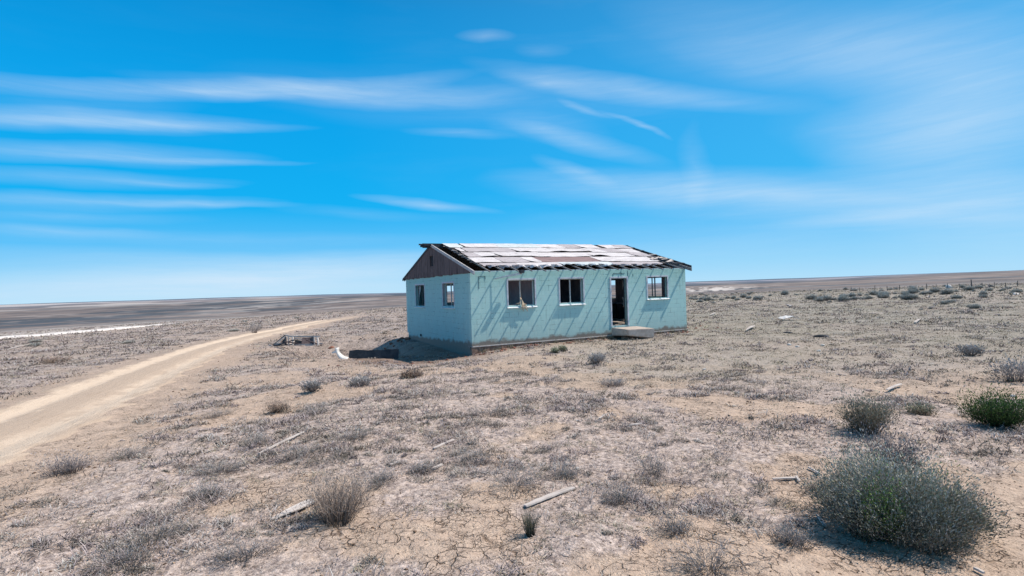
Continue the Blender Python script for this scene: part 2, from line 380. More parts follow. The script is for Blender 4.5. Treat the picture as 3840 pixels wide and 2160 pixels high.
MT['roof_brown'] = roofing('brown_roofing', (.22, .15, .155), (.36, .26, .26))
MT['roof_pale'] = roofing('pale_roofing', (.48, .54, .57), (.76, .80, .82))
MT['paintwhite'] = plain('white_trim', (.74, .76, .80), (.88, .88, .88), 9, rough=.6, bmp=.2)
MT['trimlav'] = plain('lavender_trim', (.46, .50, .56), (.66, .68, .72), 7, rough=.65, bmp=.2)
MT['sash'] = plain('steel_sash', (.42, .46, .47), (.62, .64, .63), 14, rough=.5)
MT['darksash'] = plain('dark_sash', (.03, .05, .06), (.08, .11, .12), 14, rough=.5)
MT['cab'] = plain('dark_cabinet', (.02, .02, .025), (.05, .045, .05), 4)
MT['cloth'] = plain('pale_cloth', (.40, .38, .36), (.62, .58, .55), 8)
MT['tanrag'] = plain('tan_rag', (.46, .34, .22), (.66, .52, .37), 14)
MT['brick'] = plain('red_rubble', (.15, .06, .045), (.34, .17, .12), 9, bmp=.8)
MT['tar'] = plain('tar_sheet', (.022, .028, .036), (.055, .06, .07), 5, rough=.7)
MT['sheetmetal'] = plain('white_metal', (.66, .64, .62), (.84, .82, .80), 6, rough=.5)
MT['rock'] = plain('pale_stone', (.55, .50, .46), (.78, .74, .70), 8, bmp=.6)
MT['iron'] = plain('rusty_metal', (.30, .28, .28), (.52, .50, .50), 12, rough=.6)
MT['post'] = wood_material('fence_post', (.05, .06, .06), (.13, .13, .13), 2, 20)

# ------------------------------------------------------------------ object helpers
def props(o, label=None, cat=None, group=None, kind=None):
    if label: o['label'] = label
    if cat: o['category'] = cat
    if group: o['group'] = group
    if kind: o['kind'] = kind
    return o
def empty(name, loc, rz=0, **k):
    o = bpy.data.objects.new(name, None); C.objects.link(o); o.location = loc; o.rotation_euler = (0, 0, rz)
    o.empty_display_size = .2
    return props(o, **k)
def npmesh(name, V, faces_flat, sizes, material, parent=None, tint=None, smooth=False):
    me = bpy.data.meshes.new(name); V = np.asarray(V, np.float32)
    me.vertices.add(len(V)); me.vertices.foreach_set('co', V.ravel())
    ff = np.asarray(faces_flat, np.int32); sz = np.asarray(sizes, np.int32)
    me.loops.add(len(ff)); me.loops.foreach_set('vertex_index', ff)
    me.polygons.add(len(sz)); st = np.concatenate([[0], np.cumsum(sz)[:-1]]).astype(np.int32)
    me.polygons.foreach_set('loop_start', st)
    if smooth: me.polygons.foreach_set('use_smooth', np.ones(len(sz), bool))
    me.update(calc_edges=True); me.validate()
    if tint is not None:
        ca = me.attributes.new('tint', 'FLOAT_COLOR', 'POINT'); t = np.ones((len(V), 4), np.float32); t[:, :3] = tint
        ca.data.foreach_set('color', t.ravel())
    me.materials.append(material)
    o = bpy.data.objects.new(name, me); C.objects.link(o)
    if parent: o.parent = parent
    return o
class MB:
    def __init__(s): s.v = []; s.f = []
    def hexa(s, p):                                    # 8 points: bottom ring 0-3, top ring 4-7
        k = len(s.v); s.v += [tuple(q) for q in p]
        for f in ((3, 2, 1, 0), (4, 5, 6, 7), (0, 1, 5, 4), (1, 2, 6, 5), (2, 3, 7, 6), (3, 0, 4, 7)): s.f.append([k + i for i in f])
    def box(s, x0, x1, y0, y1, z0, z1, j=0):
        q = lambda: rnd.uniform(-j, j)
        s.hexa([(x + q(), y + q(), z + q()) for z in (z0, z1) for x, y in ((x0, y0), (x1, y0), (x1, y1), (x0, y1))])
    def bar(s, a, b, w, h, up=(0, 0, 1), taper=1.0):
        a = Vector(a); b = Vector(b); d = (b - a).normalized(); u = Vector(up)
        sd = d.cross(u)
        if sd.length < 1e-4: sd = d.cross(Vector((1, 0, 0)))
        sd.normalize(); u = sd.cross(d).normalized()
        pts = []
        for P, t in ((a, 1), (b, taper)):
            for i, j in ((-1, -1), (1, -1), (1, 1), (-1, 1)): pts.append(P + sd * (i * w * t / 2) + u * (j * h * t / 2))
        s.hexa(pts)
    def poly(s, pts):
        k = len(s.v); s.v += [tuple(p) for p in pts]; s.f.append(list(range(k, k + len(pts))))
    def prism(s, pts, off):
        n = len(pts); k = len(s.v); s.v += [tuple(p) for p in pts] + [tuple(Vector(p) + Vector(off)) for p in pts]
        s.f.append(list(range(k + n - 1, k - 1, -1))); s.f.append(list(range(k + n, k + 2 * n)))
        for i in range(n): s.f.append([k + i, k + (i + 1) % n, k + n + (i + 1) % n, k + n + i])
    def tube(s, pts, r0, r1=None, n=6):
        r1 = r0 if r1 is None else r1; k0 = len(s.v); m = len(pts)
        for i, p in enumerate(pts):
            p = Vector(p); d = (Vector(pts[min(i + 1, m - 1)]) - Vector(pts[max(i - 1, 0)])).normalized()
            a = d.cross(Vector((0, 0, 1)));  a = a if a.length > 1e-3 else d.cross(Vector((1, 0, 0))); a.normalize(); b = d.cross(a)
            r = r0 + (r1 - r0) * i / (m - 1)
            for j in range(n):
                t = 2 * math.pi * j / n; s.v.append(tuple(p + a * math.cos(t) * r + b * math.sin(t) * r))
        for i in range(m - 1):
            for j in range(n):
                s.f.append([k0 + i * n + j, k0 + i * n + (j + 1) % n, k0 + (i + 1) * n + (j + 1) % n, k0 + (i + 1) * n + j])
        s.f.append([k0 + j for j in range(n)][::-1]); s.f.append([k0 + (m - 1) * n + j for j in range(n)])
    def build(s, name, material, parent=None, bevel=0, smooth=False, fix=True):
        me = bpy.data.meshes.new(name); me.from_pydata(s.v, [], s.f)
        bm = bmesh.new(); bm.from_mesh(me)
        if fix: bmesh.ops.recalc_face_normals(bm, faces=bm.faces)
        if bevel: bmesh.ops.bevel(bm, geom=list(bm.edges), offset=bevel, segments=2, affect='EDGES', clamp_overlap=True)
        bm.to_mesh(me); bm.free(); me.materials.append(material)
        if smooth: me.polygons.foreach_set('use_smooth', [True] * len(me.polygons))
        o = bpy.data.objects.new(name, me); C.objects.link(o)
        if parent: o.parent = parent
        return o
def copy_tree(o, parent=None):
    c = o.copy(); C.objects.link(c); c.parent = parent
    for ch in list(o.children): copy_tree(ch, c)
    return c

# ------------------------------------------------------------------ terrain sheet
def build_ground():
    ra = np.concatenate([[.35, .8, 1.4, 2.0], np.geomspace(2.5, 60, 520), np.geomspace(61.5, 22000, 210)])
    th = np.radians(np.concatenate([np.arange(-56, 56.01, .16), np.arange(60, 301, 6.0)]))
    nr, nt_ = len(ra), len(th)
    Rg, Tg = np.meshgrid(ra, th, indexing='ij'); X = Rg * np.sin(Tg); Y = Rg * np.cos(Tg)
    xf, yf = X.ravel(), Y.ravel(); Z = tz(xf, yf)
    d, _ = dline(ROAD, xf, yf)
    V = np.stack([xf, yf, Z], 1); V = np.vstack([V, [[0, 0, gz(0, 0)]]])
    i = np.arange(nr - 1)[:, None]; j = np.arange(nt_)[None, :]; j2 = (j + 1) % nt_
    q = np.stack([i * nt_ + j, i * nt_ + j2, (i + 1) * nt_ + j2, (i + 1) * nt_ + j], -1).reshape(-1, 4)[:, ::-1]
    c = nr * nt_; jj = np.arange(nt_); tri = np.stack([np.full(nt_, c), (jj + 1) % nt_, jj], 1)
    ff = np.concatenate([q.ravel(), tri.ravel()]); sz = np.concatenate([np.full(len(q), 4), np.full(nt_, 3)])
    o = npmesh('ground', V, ff, sz, MT['ground'], smooth=True)
    me = o.data; ax, ay = V[:, 0], V[:, 1]
    a = me.attributes.new('mask', 'FLOAT_COLOR', 'POINT')
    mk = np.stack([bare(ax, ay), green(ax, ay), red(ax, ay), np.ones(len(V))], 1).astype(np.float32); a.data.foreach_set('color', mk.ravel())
    rr = np.maximum(np.hypot(ax, ay), 1); azd = np.degrees(np.arctan2(ax, ay))
    def fb(sa, sr_, o_, sd_): return fbm(azd / sa + .6 * np.log(rr), np.log(rr) * sr_, o_, sd_)
    bd = np.stack([fb(9, 7, 5, 301), fb(22, 3.2, 4, 321), fb(2.2, 16, 4, 341), np.ones(len(V))], 1).astype(np.float32)
    a = me.attributes.new('band', 'FLOAT_COLOR', 'POINT'); a.data.foreach_set('color', bd.ravel())
    a = me.attributes.new('pale', 'FLOAT', 'POINT'); a.data.foreach_set('value', white(ax, ay).astype(np.float32))
    o['kind'] = 'structure'
    return o
build_ground()
def ribbon(name, P, half, material, n=60, lift=.02, step=.35, rag=.25):
    pts = []; 
    for i in range(len(P) - 1):
        L = np.hypot(*(P[i + 1] - P[i])); k = max(2, int(L / step))
        for t in np.linspace(0, 1, k, endpoint=False): pts.append(P[i] * (1 - t) + P[i + 1] * t)
    pts = np.array(pts)
    for _ in range(40): pts[1:-1] = (pts[:-2] + pts[2:] + 2 * pts[1:-1]) / 4
    tg = np.gradient(pts, axis=0); tg /= np.linalg.norm(tg, axis=1)[:, None]; nn = np.stack([-tg[:, 1], tg[:, 0]], 1)
    s = np.linspace(-1, 1, n); ar = np.concatenate([[0], np.cumsum(np.hypot(*np.diff(pts, axis=0).T))])
    X = pts[:, None, 0] + nn[:, None, 0] * s[None] * half; Y = pts[:, None, 1] + nn[:, None, 1] * s[None] * half
    Z = tz(X.ravel(), Y.ravel()).reshape(X.shape)
    e = abs(s)[None] + (fbm(X / .35, Y / .35, 4, 131) - .5) * rag * 2.6
    fade = np.clip((ar[-1] - ar) / 14.0, 0, 1)[:, None]
    Z = Z + lift * fade - (lift * 4.0) * sstep(.72 * fade, .72 * fade + .28, e)
    V = np.stack([X.ravel(), Y.ravel(), Z.ravel()], 1)
    i = np.arange(len(pts) - 1)[:, None]; j = np.arange(n - 1)[None]
    q = np.stack([i * n + j, i * n + j + 1, (i + 1) * n + j + 1, (i + 1) * n + j], -1).reshape(-1, 4)[:, ::-1]
    o = npmesh(name, V, q.ravel(), np.full(len(q), 4), material, smooth=True)
    uv = o.data.uv_layers.new(name='UVMap'); U = np.stack([np.broadcast_to(s[None] * half / 1.3, X.shape).ravel(), np.broadcast_to(ar[:, None], X.shape).ravel()], 1)
    li = np.zeros(len(o.data.loops), np.int32); o.data.loops.foreach_get('vertex_index', li)
    uv.data.foreach_set('uv', U[li].astype(np.float32).ravel())
    o['kind'] = 'structure'; return o
ribbon('dirt_road', ROAD, 1.62, MT['road'], n=44)
pm, pnt, pbs = mat('alkali_dust'); pg = pnt.nodes.new('ShaderNodeNewGeometry')
pnt.links.new(mix(pnt, noise(pnt, pg.outputs['Position'], .7, 4, .6), (.66, .60, .56), (.86, .81, .78)), pbs.inputs['Base Color'])
ribbon('pale_track', TRACK, 3.6, pm, n=24, lift=.16, step=1.0, rag=.12)

# ------------------------------------------------------------------ ground cover (nobody could count it)
def blades(base, L, W, lean, c0, c1, name, label, curve=.35):
    n = len(base); th = rng.uniform(0, 2 * np.pi, n); ph = th + rng.normal(0, .5, n)
    dirx, diry = np.cos(th) * np.sin(lean), np.sin(th) * np.sin(lean); dz = np.cos(lean)
    side = np.stack([-np.sin(ph), np.cos(ph), np.zeros(n)], 1) * (W / 2)[:, None]
    mid = base + np.stack([dirx, diry, dz], 1) * (L * .55)[:, None]
    l2 = np.clip(lean + curve, 0, 1.5)
    tip = mid + np.stack([np.cos(th) * np.sin(l2), np.sin(th) * np.sin(l2), np.cos(l2)], 1) * (L * .45)[:, None]
    V = np.stack([base - side, base + side, mid - side * .8, mid + side * .8, tip], 1).reshape(-1, 3)
    k = np.arange(n)[:, None] * 5
    q = np.hstack([k, k + 1, k + 3, k + 2, k + 2, k + 3, k + 4]).ravel(); sz = np.tile([4, 3], n)
    T = np.stack([c0, c0, (c0 + c1) / 2, (c0 + c1) / 2, c1], 1).reshape(-1, 3)
    o = npmesh(name, V, q, sz, MT['scrub'], tint=T)
    return props(o, label=label, cat='ground cover', kind='stuff')
def scatter(n, r0, r1, amin=-50, amax=50):
    r = np.sqrt(rng.uniform(r0 * r0, r1 * r1, n)); a = np.radians(rng.uniform(amin, amax, n))
    x, y = r * np.sin(a), r * np.cos(a)
    ha, hb = hloc(x, y); ok = ~((ha > -.1) & (ha < HL + .1) & (hb > -.05) & (hb < HW + .1))
    d, _ = dline(ROAD, x, y); ok &= d > 1.5 + rng.uniform(0, .6, n)
    return x[ok], y[ok]
PAL = np.array([(.58, .50, .48), (.44, .385, .38), (.66, .56, .49), (.50, .46, .34), (.72, .60, .50), (.34, .30, .25), (.52, .45, .46)])
def cover(name, label, dens, rr, nb, rad, ln, wd, near=True):
    B = []; Ls = []; Ws = []; Le = []; C0 = []; C1 = []
    for (r0, r1), dn, k, rd, l_, w_ in zip(rr, dens, nb, rad, ln, wd):
        area = math.radians(100) / 2 * (r1 * r1 - r0 * r0); x, y = scatter(int(area * dn), r0, r1)
        b = bare(x, y); g = green(x, y); pt = sstep(.38, .60, fbm(x / .55 + 3, y / .55, 3, 15)); keep = rng.random(len(x)) < np.clip((1 - b) ** 1.2 * (.12 + .9 * pt) + .03, 0, 1)
        x, y, g = x[keep], y[keep], g[keep]; m = len(x)
        sizec = rng.gamma(3.0, 1 / 3.0, m) * (.65 + .7 * fbm(x / 3, y / 3, 2, 5))
        pc = PAL[rng.integers(0, len(PAL), m)]
        pc = pc * (1 - .5 * g[:, None]) + np.array([.46, .44, .27]) * (.5 * g[:, None])
        pc = pc * rng.uniform(.75, 1.2, (m, 1))
        idx = np.repeat(np.arange(m), k); n = len(idx)
        an = rng.uniform(0, 2 * np.pi, n); ro = np.sqrt(rng.random(n)) * rd * sizec[idx]
        bx, by = x[idx] + ro * np.cos(an), y[idx] + ro * np.sin(an)
        # short mats keep low, squeezed across
        bz = tz(bx, by) - .004
        B.append(np.stack([bx, by, bz], 1)); Ls.append(l_ * sizec[idx] * rng.uniform(.5, 1.3, n)); Ws.append(w_ * rng.uniform(.6, 1.3, n))
        Le.append(rng.uniform(.6, 1.55, n)); cc = pc[idx] * rng.uniform(.45, 1.3, (n, 1))
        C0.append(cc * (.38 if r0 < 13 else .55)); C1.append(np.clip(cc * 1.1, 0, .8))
    cat = np.concatenate
    blades(cat(B), cat(Ls), cat(Ws), cat(Le), cat(C0), cat(C1), name, label)
cover('dry_scrub', 'low grey lavender mats of dry scrub and dead grass spread over the cracked tan soil',
      dens=[70, 50, 38, 14, 2.5], rr=[(3.2, 7), (7, 13), (13, 26), (26, 60), (60, 150)], nb=[36, 22, 12, 7, 6],
      rad=[.075, .085, .12, .22, .45], ln=[.05, .055, .055, .075, .14], wd=[.006, .009, .015, .030, .07])
def mats():
    B = []; Ls = []; Ws = []; Le = []; C0 = []; C1 = []
    for r0, r1, dn, k, rd, l_, w_ in ((3.2, 8, 22, 105, .12, .08, .0065), (8, 15, 16, 70, .14, .085, .011), (15, 30, 9, 36, .17, .10, .019), (30, 65, 3.2, 20, .28, .16, .040), (65, 150, .35, 16, .5, .26, .09)):
        x, y = scatter(int(math.radians(100) / 2 * (r1 * r1 - r0 * r0) * dn), r0, r1)
        b = bare(x, y); pt = sstep(.465, .545, fbm(x / 1.0 + 3, y / .75, 4, 19)); keep = rng.random(len(x)) < np.clip((1 - b) * pt * 1.3 + .02, 0, 1) * (1 - .45 * green(x, y))
        x, y = x[keep], y[keep]; m = len(x); sz = rng.gamma(4, .25, m); pc = np.array([(.74, .62, .60), (.58, .49, .50), (.80, .67, .60), (.48, .43, .38)])[rng.integers(0, 4, m)] * rng.uniform(.75, 1.2, (m, 1))
        idx = np.repeat(np.arange(m), k); n = len(idx); an = rng.uniform(0, 6.283, n); ro = np.sqrt(rng.random(n)) * rd * sz[idx]; ph = rng.uniform(0, 3.14, m)[idx]
        dx, dy = ro * np.cos(an) * 1.5, ro * np.sin(an) * .75; bx = x[idx] + dx * np.cos(ph) - dy * np.sin(ph); by = y[idx] + dx * np.sin(ph) + dy * np.cos(ph)
        up_ = (1 - (ro / (rd * sz[idx])) ** 2) * l_ * .5 * sz[idx] * rng.random(n)
        B.append(np.stack([bx, by, tz(bx, by) - .004 + up_], 1)); Ls.append(l_ * sz[idx] ** .5 * rng.uniform(.4, 1.2, n)); Ws.append(w_ * rng.uniform(.6, 1.3, n)); Le.append(rng.uniform(.5, 1.5, n))
        cc = pc[idx] * rng.uniform(.55, 1.35, (n, 1)); C0.append(cc * .16); C1.append(np.clip(cc * 1.15, 0, .88))  # roots tinted dark to paint the shadow inside each clump
    cat = np.concatenate
    blades(cat(B), cat(Ls), cat(Ws), cat(Le), cat(C0), cat(C1), 'brush_mats', 'dense tangled patches of grey lavender brush matted across the ground')
mats()
# clods and crumbs
def clods():
    V = []; F = []; S = []; T = []
    ico = np.array([(0, 0, 1), (.9, 0, .1), (.28, .85, .1), (-.72, .53, .1), (-.72, -.53, .1), (.28, -.85, .1), (0, 0, -.6)])
    fc = [(0, 1, 2), (0, 2, 3), (0, 3, 4), (0, 4, 5), (0, 5, 1), (6, 2, 1), (6, 3, 2), (6, 4, 3), (6, 5, 4), (6, 1, 5)]
    k = 0; xs = []; 
    for r0, r1, n, s in ((3.2, 8, 5200, .0055), (8, 16, 4500, .010), (16, 40, 3500, .018)):
        x, y = scatter(n, r0, r1); z = tz(x, y)
        for i in range(len(x)):
            q = s * min(rng.gamma(2, .6), 2.6); P = ico * (q * rng.uniform(.7, 1.4, 3)) * rng.uniform(.75, 1.25, (7, 1)); a = rng.uniform(0, 6.28); c_, s_ = math.cos(a), math.sin(a)
            P = np.stack([P[:, 0] * c_ - P[:, 1] * s_, P[:, 0] * s_ + P[:, 1] * c_, P[:, 2] * .5], 1) + (x[i], y[i], z[i] + q * .08)
            V.append(P); 
            for f in fc: F += [k + t for t in f]; S.append(3)
            u = rng.random(); c = (.17, .11, .075) if u < .45 else ((.46, .33, .23) if u < .93 else (.62, .52, .43))
            T.append(np.tile(np.array(c) * rng.uniform(.7, 1.2), (7, 1))); k += 7
    o = npmesh('loose_clods', np.vstack(V), F, S, MT['scrub'], tint=np.vstack(T))
    props(o, label='small clods and pebbles of dry clay scattered between the scrub', cat='clods', kind='stuff')
clods()

# ------------------------------------------------------------------ shrubs
def stalks(base, n, rad, h, spread, w0, cols, seed, subs=3, droop=.3, dome=1.0):
    g = np.random.default_rng(seed); V = []; F = []; S = []; T = []; k = 0
    tips = []
    for i in range(n):
        th = g.uniform(0, 2 * np.pi); ln = np.sqrt(g.random()) * spread; sc = g.uniform(.65, 1.0)
        b = np.array([math.cos(th), math.sin(th), 0]) * rad * .28 * math.sqrt(g.random())
        e = np.array([math.cos(th) * rad * math.sin(ln) / math.sin(max(spread, .1)) if spread > .1 else 0, math.sin(th) * rad * math.sin(ln) / math.sin(max(spread, .1)), h * (math.cos(ln * dome) ** .8)]) * sc
        e = e + g.normal(0, .05, 3) * h; e[2] = max(e[2], .05 * h)
        m1 = b + (e - b) * .4 + np.array([0, 0, h * .10]) + g.normal(0, .03, 3) * h; m2 = b + (e - b) * .75 + g.normal(0, .03, 3) * h
        path = [b, m1, m2, e]; c = np.array(cols[g.integers(0, len(cols))]) * g.uniform(.7, 1.25)
        segs = [(path, w0)]
        for s in range(subs):
            t = g.uniform(.3, .95); p = m1 + (e - m1) * (t - .3) / .65 if t > .3 else m1
            q = p + (e - b) * g.uniform(.15, .35) + g.normal(0, .09, 3) * h + np.array([0, 0, .04 * h]); q[2] = max(q[2], .03)
            segs.append(([p, (p + q) / 2 + g.normal(0, .015, 3) * h, q], w0 * .6)); tips.append(q)
        tips.append(e)
        for pth, w in segs:
            ph = g.uniform(0, np.pi); sd = np.array([math.cos(ph), math.sin(ph), g.uniform(-.3, .3)])
            m = len(pth)
            for j, p in enumerate(pth):
                ww = w * (1 - .75 * j / (m - 1)) / 2
                V.append(p - sd * ww); V.append(p + sd * ww)
                hh = min(1, max(0, p[2] / h)); cc = c * (.18 + .95 * hh); T.append(cc); T.append(cc)  # twigs tinted darker towards the ground, painting in the shaded base
            for j in range(m - 1):
                F += [k + 2 * j, k + 2 * j + 1, k + 2 * j + 3, k + 2 * j + 2]; S.append(4)
            k += 2 * m
    return np.array(V), F, S, np.array(T), np.array(tips)
def leaves(tips, per, size, cols, seed, h, scatter_=.05, patch=None):
    g = np.random.default_rng(seed); n = len(tips) * per
    c = np.repeat(tips, per, 0) + g.normal(0, scatter_, (n, 3)); c[:, 2] = np.maximum(c[:, 2], .015)
    d = g.normal(0, .45, (n, 3)) + c / np.linalg.norm(c + (0, 0, .3 * h), axis=1)[:, None]; d[:, 2] = abs(d[:, 2]) + .35; d /= np.linalg.norm(d, axis=1)[:, None]
    s = np.cross(d, g.normal(0, 1, (n, 3))); s /= np.linalg.norm(s, axis=1)[:, None]
    L = size * g.uniform(.6, 1.5, n)[:, None]; V = np.stack([c, c + d * L * .5 + s * L * .16, c + d * L, c + d * L * .5 - s * L * .16], 1).reshape(-1, 3)
    F = np.arange(4 * n); S = np.full(n, 4); cols = np.array(cols)
    if patch is None: ci = g.integers(0, len(cols), n)
    else: ci = patch(c, g)
    cc = cols[ci] * g.uniform(.65, 1.3, (n, 1)) * np.clip(.18 + 1.05 * c[:, 2:3] / h, .18, 1.2)  # low leaves tinted darker, same painted shade as the twigs
    return V, F, S, np.repeat(cc, 4, 0)
def shrub(name, loc, rad, h, n, w0, tcols, lcols, per, lsize, seed, label, group=None, spread=1.25, subs=3, sq=(1, 1), patch=None, rz=0, scat=.05, cat='shrub', lobes=None):
    root = empty(name, loc, rz, label=label, cat=cat, group=group)
    gl = random.Random(seed * 3 + 1)
    if lobes is None: lobes = [(0, 0, 1.0)] + ([(gl.uniform(-.45, .45) * rad, gl.uniform(-.45, .45) * rad, gl.uniform(.45, .8)) for _ in range(3)] if n > 100 and subs else [])
    Vs, F, S, Ts, tp = [], [], [], [], []; k0 = 0; tot = sum(l[2] ** 2 for l in lobes)
    for li, (dx, dy, sc) in enumerate(lobes):
        v_, f_, s_, t_, q_ = stalks(None, max(8, int(n * sc * sc / tot)), rad * sc, h * sc * gl.uniform(.9, 1.1), spread, w0, tcols, seed + 50 * li, subs)
        Vs.append(v_ + (dx, dy, 0)); F += [i + k0 for i in f_]; S += s_; Ts.append(t_); tp.append(q_ + (dx, dy, 0)); k0 += len(v_)
    V = np.vstack(Vs); T = np.vstack(Ts); tips = np.vstack(tp)
    V = V * (sq[0], sq[1], 1); tips = tips * (sq[0], sq[1], 1)
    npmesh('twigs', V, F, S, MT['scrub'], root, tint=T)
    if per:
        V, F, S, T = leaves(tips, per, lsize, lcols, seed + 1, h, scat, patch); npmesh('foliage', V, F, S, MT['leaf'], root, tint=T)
    return root
SAGE = [(.42, .41, .33), (.30, .32, .22), (.52, .49, .44), (.22, .33, .10)]
TW = [(.40, .37, .34), (.26, .25, .21), (.48, .44, .42), (.30, .32, .25)]
def on(px, py, dz=0.0):
    p = at(px, py); return (p.x, p.y, p.z - .01 + dz)
# the big sagebrush at the lower right: three merged domes of one plant
p = at(2262, 1345)
def bigpatch(c, g):
    n = len(c); k = np.where(g.random(n) < .5, 0, 2); k = np.where(g.random(n) < .25, 1, k)
    m = (np.hypot(c[:, 0] + .22, c[:, 1] + .15) < .14) | (np.hypot(c[:, 0] - .45, c[:, 1] - .1) < .10); return np.where(m & (g.random(n) < .6), 3, k)
shrub('sagebrush', (p.x, p.y, p.z - .02), .43, .58, 1200, .006, TW, SAGE, 8, .019, 101,
      'largest sagebrush, a wide grey green mound with a dark shaded base, at the lower right', spread=1.35, subs=4, sq=(1.0, 1.1), patch=bigpatch, scat=.03, lobes=[(-.10, .12, 1.0), (-.26, .0, .70), (.22, -.06, .78), (.08, .34, .62), (.42, .02, .55), (.0, -.24, .55)])
p2 = at(2228, 1195)
shrub('sagebrush', (p2.x, p2.y, p2.z - .02), .32, .42, 170, .007, [(.40, .34, .33), (.31, .26, .25)], [(.30, .27, .27), (.24, .22, .22)], 4, .022, 131,
      'bare purplish grey bush rising right behind the largest sagebrush', spread=1.1)
p3 = at(2178, 1088)
shrub('sagebrush', (p3.x, p3.y, p3.z - .02), .33, .46, 260, .008, [(.40, .35, .27), (.30, .25, .21)], [(.34, .32, .22), (.26, .25, .19), (.40, .35, .27)], 4, .026, 151,
      'rounded olive brown bush with stiff upright twigs, beyond the largest sagebrush', spread=1.0)
p4 = at(2512, 1072)
shrub('green_bush', (p4.x, p4.y, p4.z - .02), .40, .40, 260, .007, [(.12, .12, .09), (.16, .14, .11)], [(.10, .17, .045), (.15, .22, .07), (.07, .12, .04)], 8, .028, 171,
      'bright green leafy bush near the right edge of the picture', spread=1.2, cat='bush')
p5 = at(850, 1318)
shrub('dead_shrub', (p5.x, p5.y, p5.z - .02), .33, .46, 300, .0055, [(.48, .38, .32), (.36, .29, .25), (.58, .47, .40)], [(.42, .35, .31), (.5, .42, .37)], 2, .016, 191,
      'leafless brownish shrub of fine upright twigs beside the wide bleached plank', spread=.95, sq=(1.15, 1))
p6 = at(1334, 1348)
shrub('grass_tuft', (p6.x, p6.y, p6.z - .01), .10, .26, 110, .005, [(.26, .25, .17), (.34, .31, .24), (.20, .19, .14)], [], 0, .01, 211,
      'small upright olive grass tuft growing alone below the slanting plank', spread=.5, subs=0, cat='grass')
p7 = at(155, 1196)
shrub('dead_shrub', (p7.x, p7.y, p7.z - .01), .30, .24, 160, .006, [(.48, .42, .41), (.36, .31, .31)], [(.38, .34, .34)], 2, .02, 231,
      'low purplish grey shrub beside the near end of the dirt road', spread=1.2)
for (px, py, rd, h, seed, lab) in [
    (640, 838, .55, .75, 301, 'pale grey twiggy bush standing beyond the dirt road'),
    (785, 985, .17, .22, 311, 'small dark twiggy bush on the open ground left of the dark shadow'),
    (905, 970, .24, .15, 321, 'low dark grey bush in the scrub in front of the curled metal strip'),
    (1500, 915, .26, .24, 331, 'grey rounded bush on the ground before the second front window'),
    (1540, 972, .34, .17, 341, 'wide grey bush in the scrub in front of the concrete step'),
    (143, 914, .60, .24, 351, 'flat brown bush on the bare soil left of the dirt road'),
    (1035, 950, .30, .16, 361, 'low brown clump in front of the gable end'),
    (700, 1035, .22, .16, 371, 'small brown clump right of the dirt road'),
    (2440, 895, .30, .28, 381, 'small grey bush on the open ground far right of the house'),
    (2556, 960, .45, .40, 382, 'dark grey bush cut by the right edge beyond the green bush'),
    (2318, 1040, .20, .14, 383, 'tiny dark brown clump between the olive bush and the green bush'),
    (1415, 883, .10, .13, 391, 'small olive weed growing at the foot of the front wall'),
    (1395, 887, .09, .11, 392, 'thin olive weed beside the other weed at the wall foot')]:
    q = at(px, py); dist = math.hypot(q.x, q.y); far = dist > 12
    tc = [(.48, .42, .41), (.62, .54, .52)] if 'brown' not in lab else [(.38, .28, .22), (.48, .37, .30)]
    lc = [(.46, .42, .41), (.36, .34, .32)] if 'brown' not in lab else [(.40, .30, .24), (.33, .25, .20)]
    if 'olive' in lab: lc = [(.33, .32, .21), (.40, .38, .27)]
    shrub('small_bush', (q.x, q.y, q.z - .02), rd, h, 120 if not far else 80, .012 if far else .008, tc, lc, 3, .05 if far else .025, seed, lab, spread=1.2, scat=.04)
# grey mats in the foreground that read as plants of their own
MATS = [(380, 1365, .28), (800, 1040, .34), (880, 1110, .34), (560, 1190, .24), (1180, 1170, .30), (1290, 1225, .30), (1400, 1200, .24), (1640, 1190, .26), (1230, 1045, .38), (960, 1215, .2),
        (1790, 1425, .34), (1690, 1340, .16), (330, 1150, .24), (520, 1250, .2), (1560, 1260, .2), (760, 1150, .26), (640, 1120, .26), (2080, 1240, .2), (1990, 1370, .14), (540, 1050, .26), (1060, 1190, .16), (620, 1400, .22), (300, 1420, .26)]
for i, (px, py, rd) in enumerate(MATS):
    q = at(px, py)
    shrub('scrub_mat', (q.x, q.y, q.z - .015), rd, .10 + rd * .22, 130, .0055, [(.54, .47, .46), (.40, .36, .35), (.64, .56, .53), (.32, .30, .26)], [(.44, .41, .40), (.32, .31, .28), (.54, .49, .47)], 3, .013, 400 + i,
          'low grey lavender scrub mat lying flat on the foreground soil', group='low scrub mats in the foreground', spread=1.4, subs=3, sq=(1.25, .9), rz=rnd.uniform(0, 3), scat=.03, cat='scrub plant')
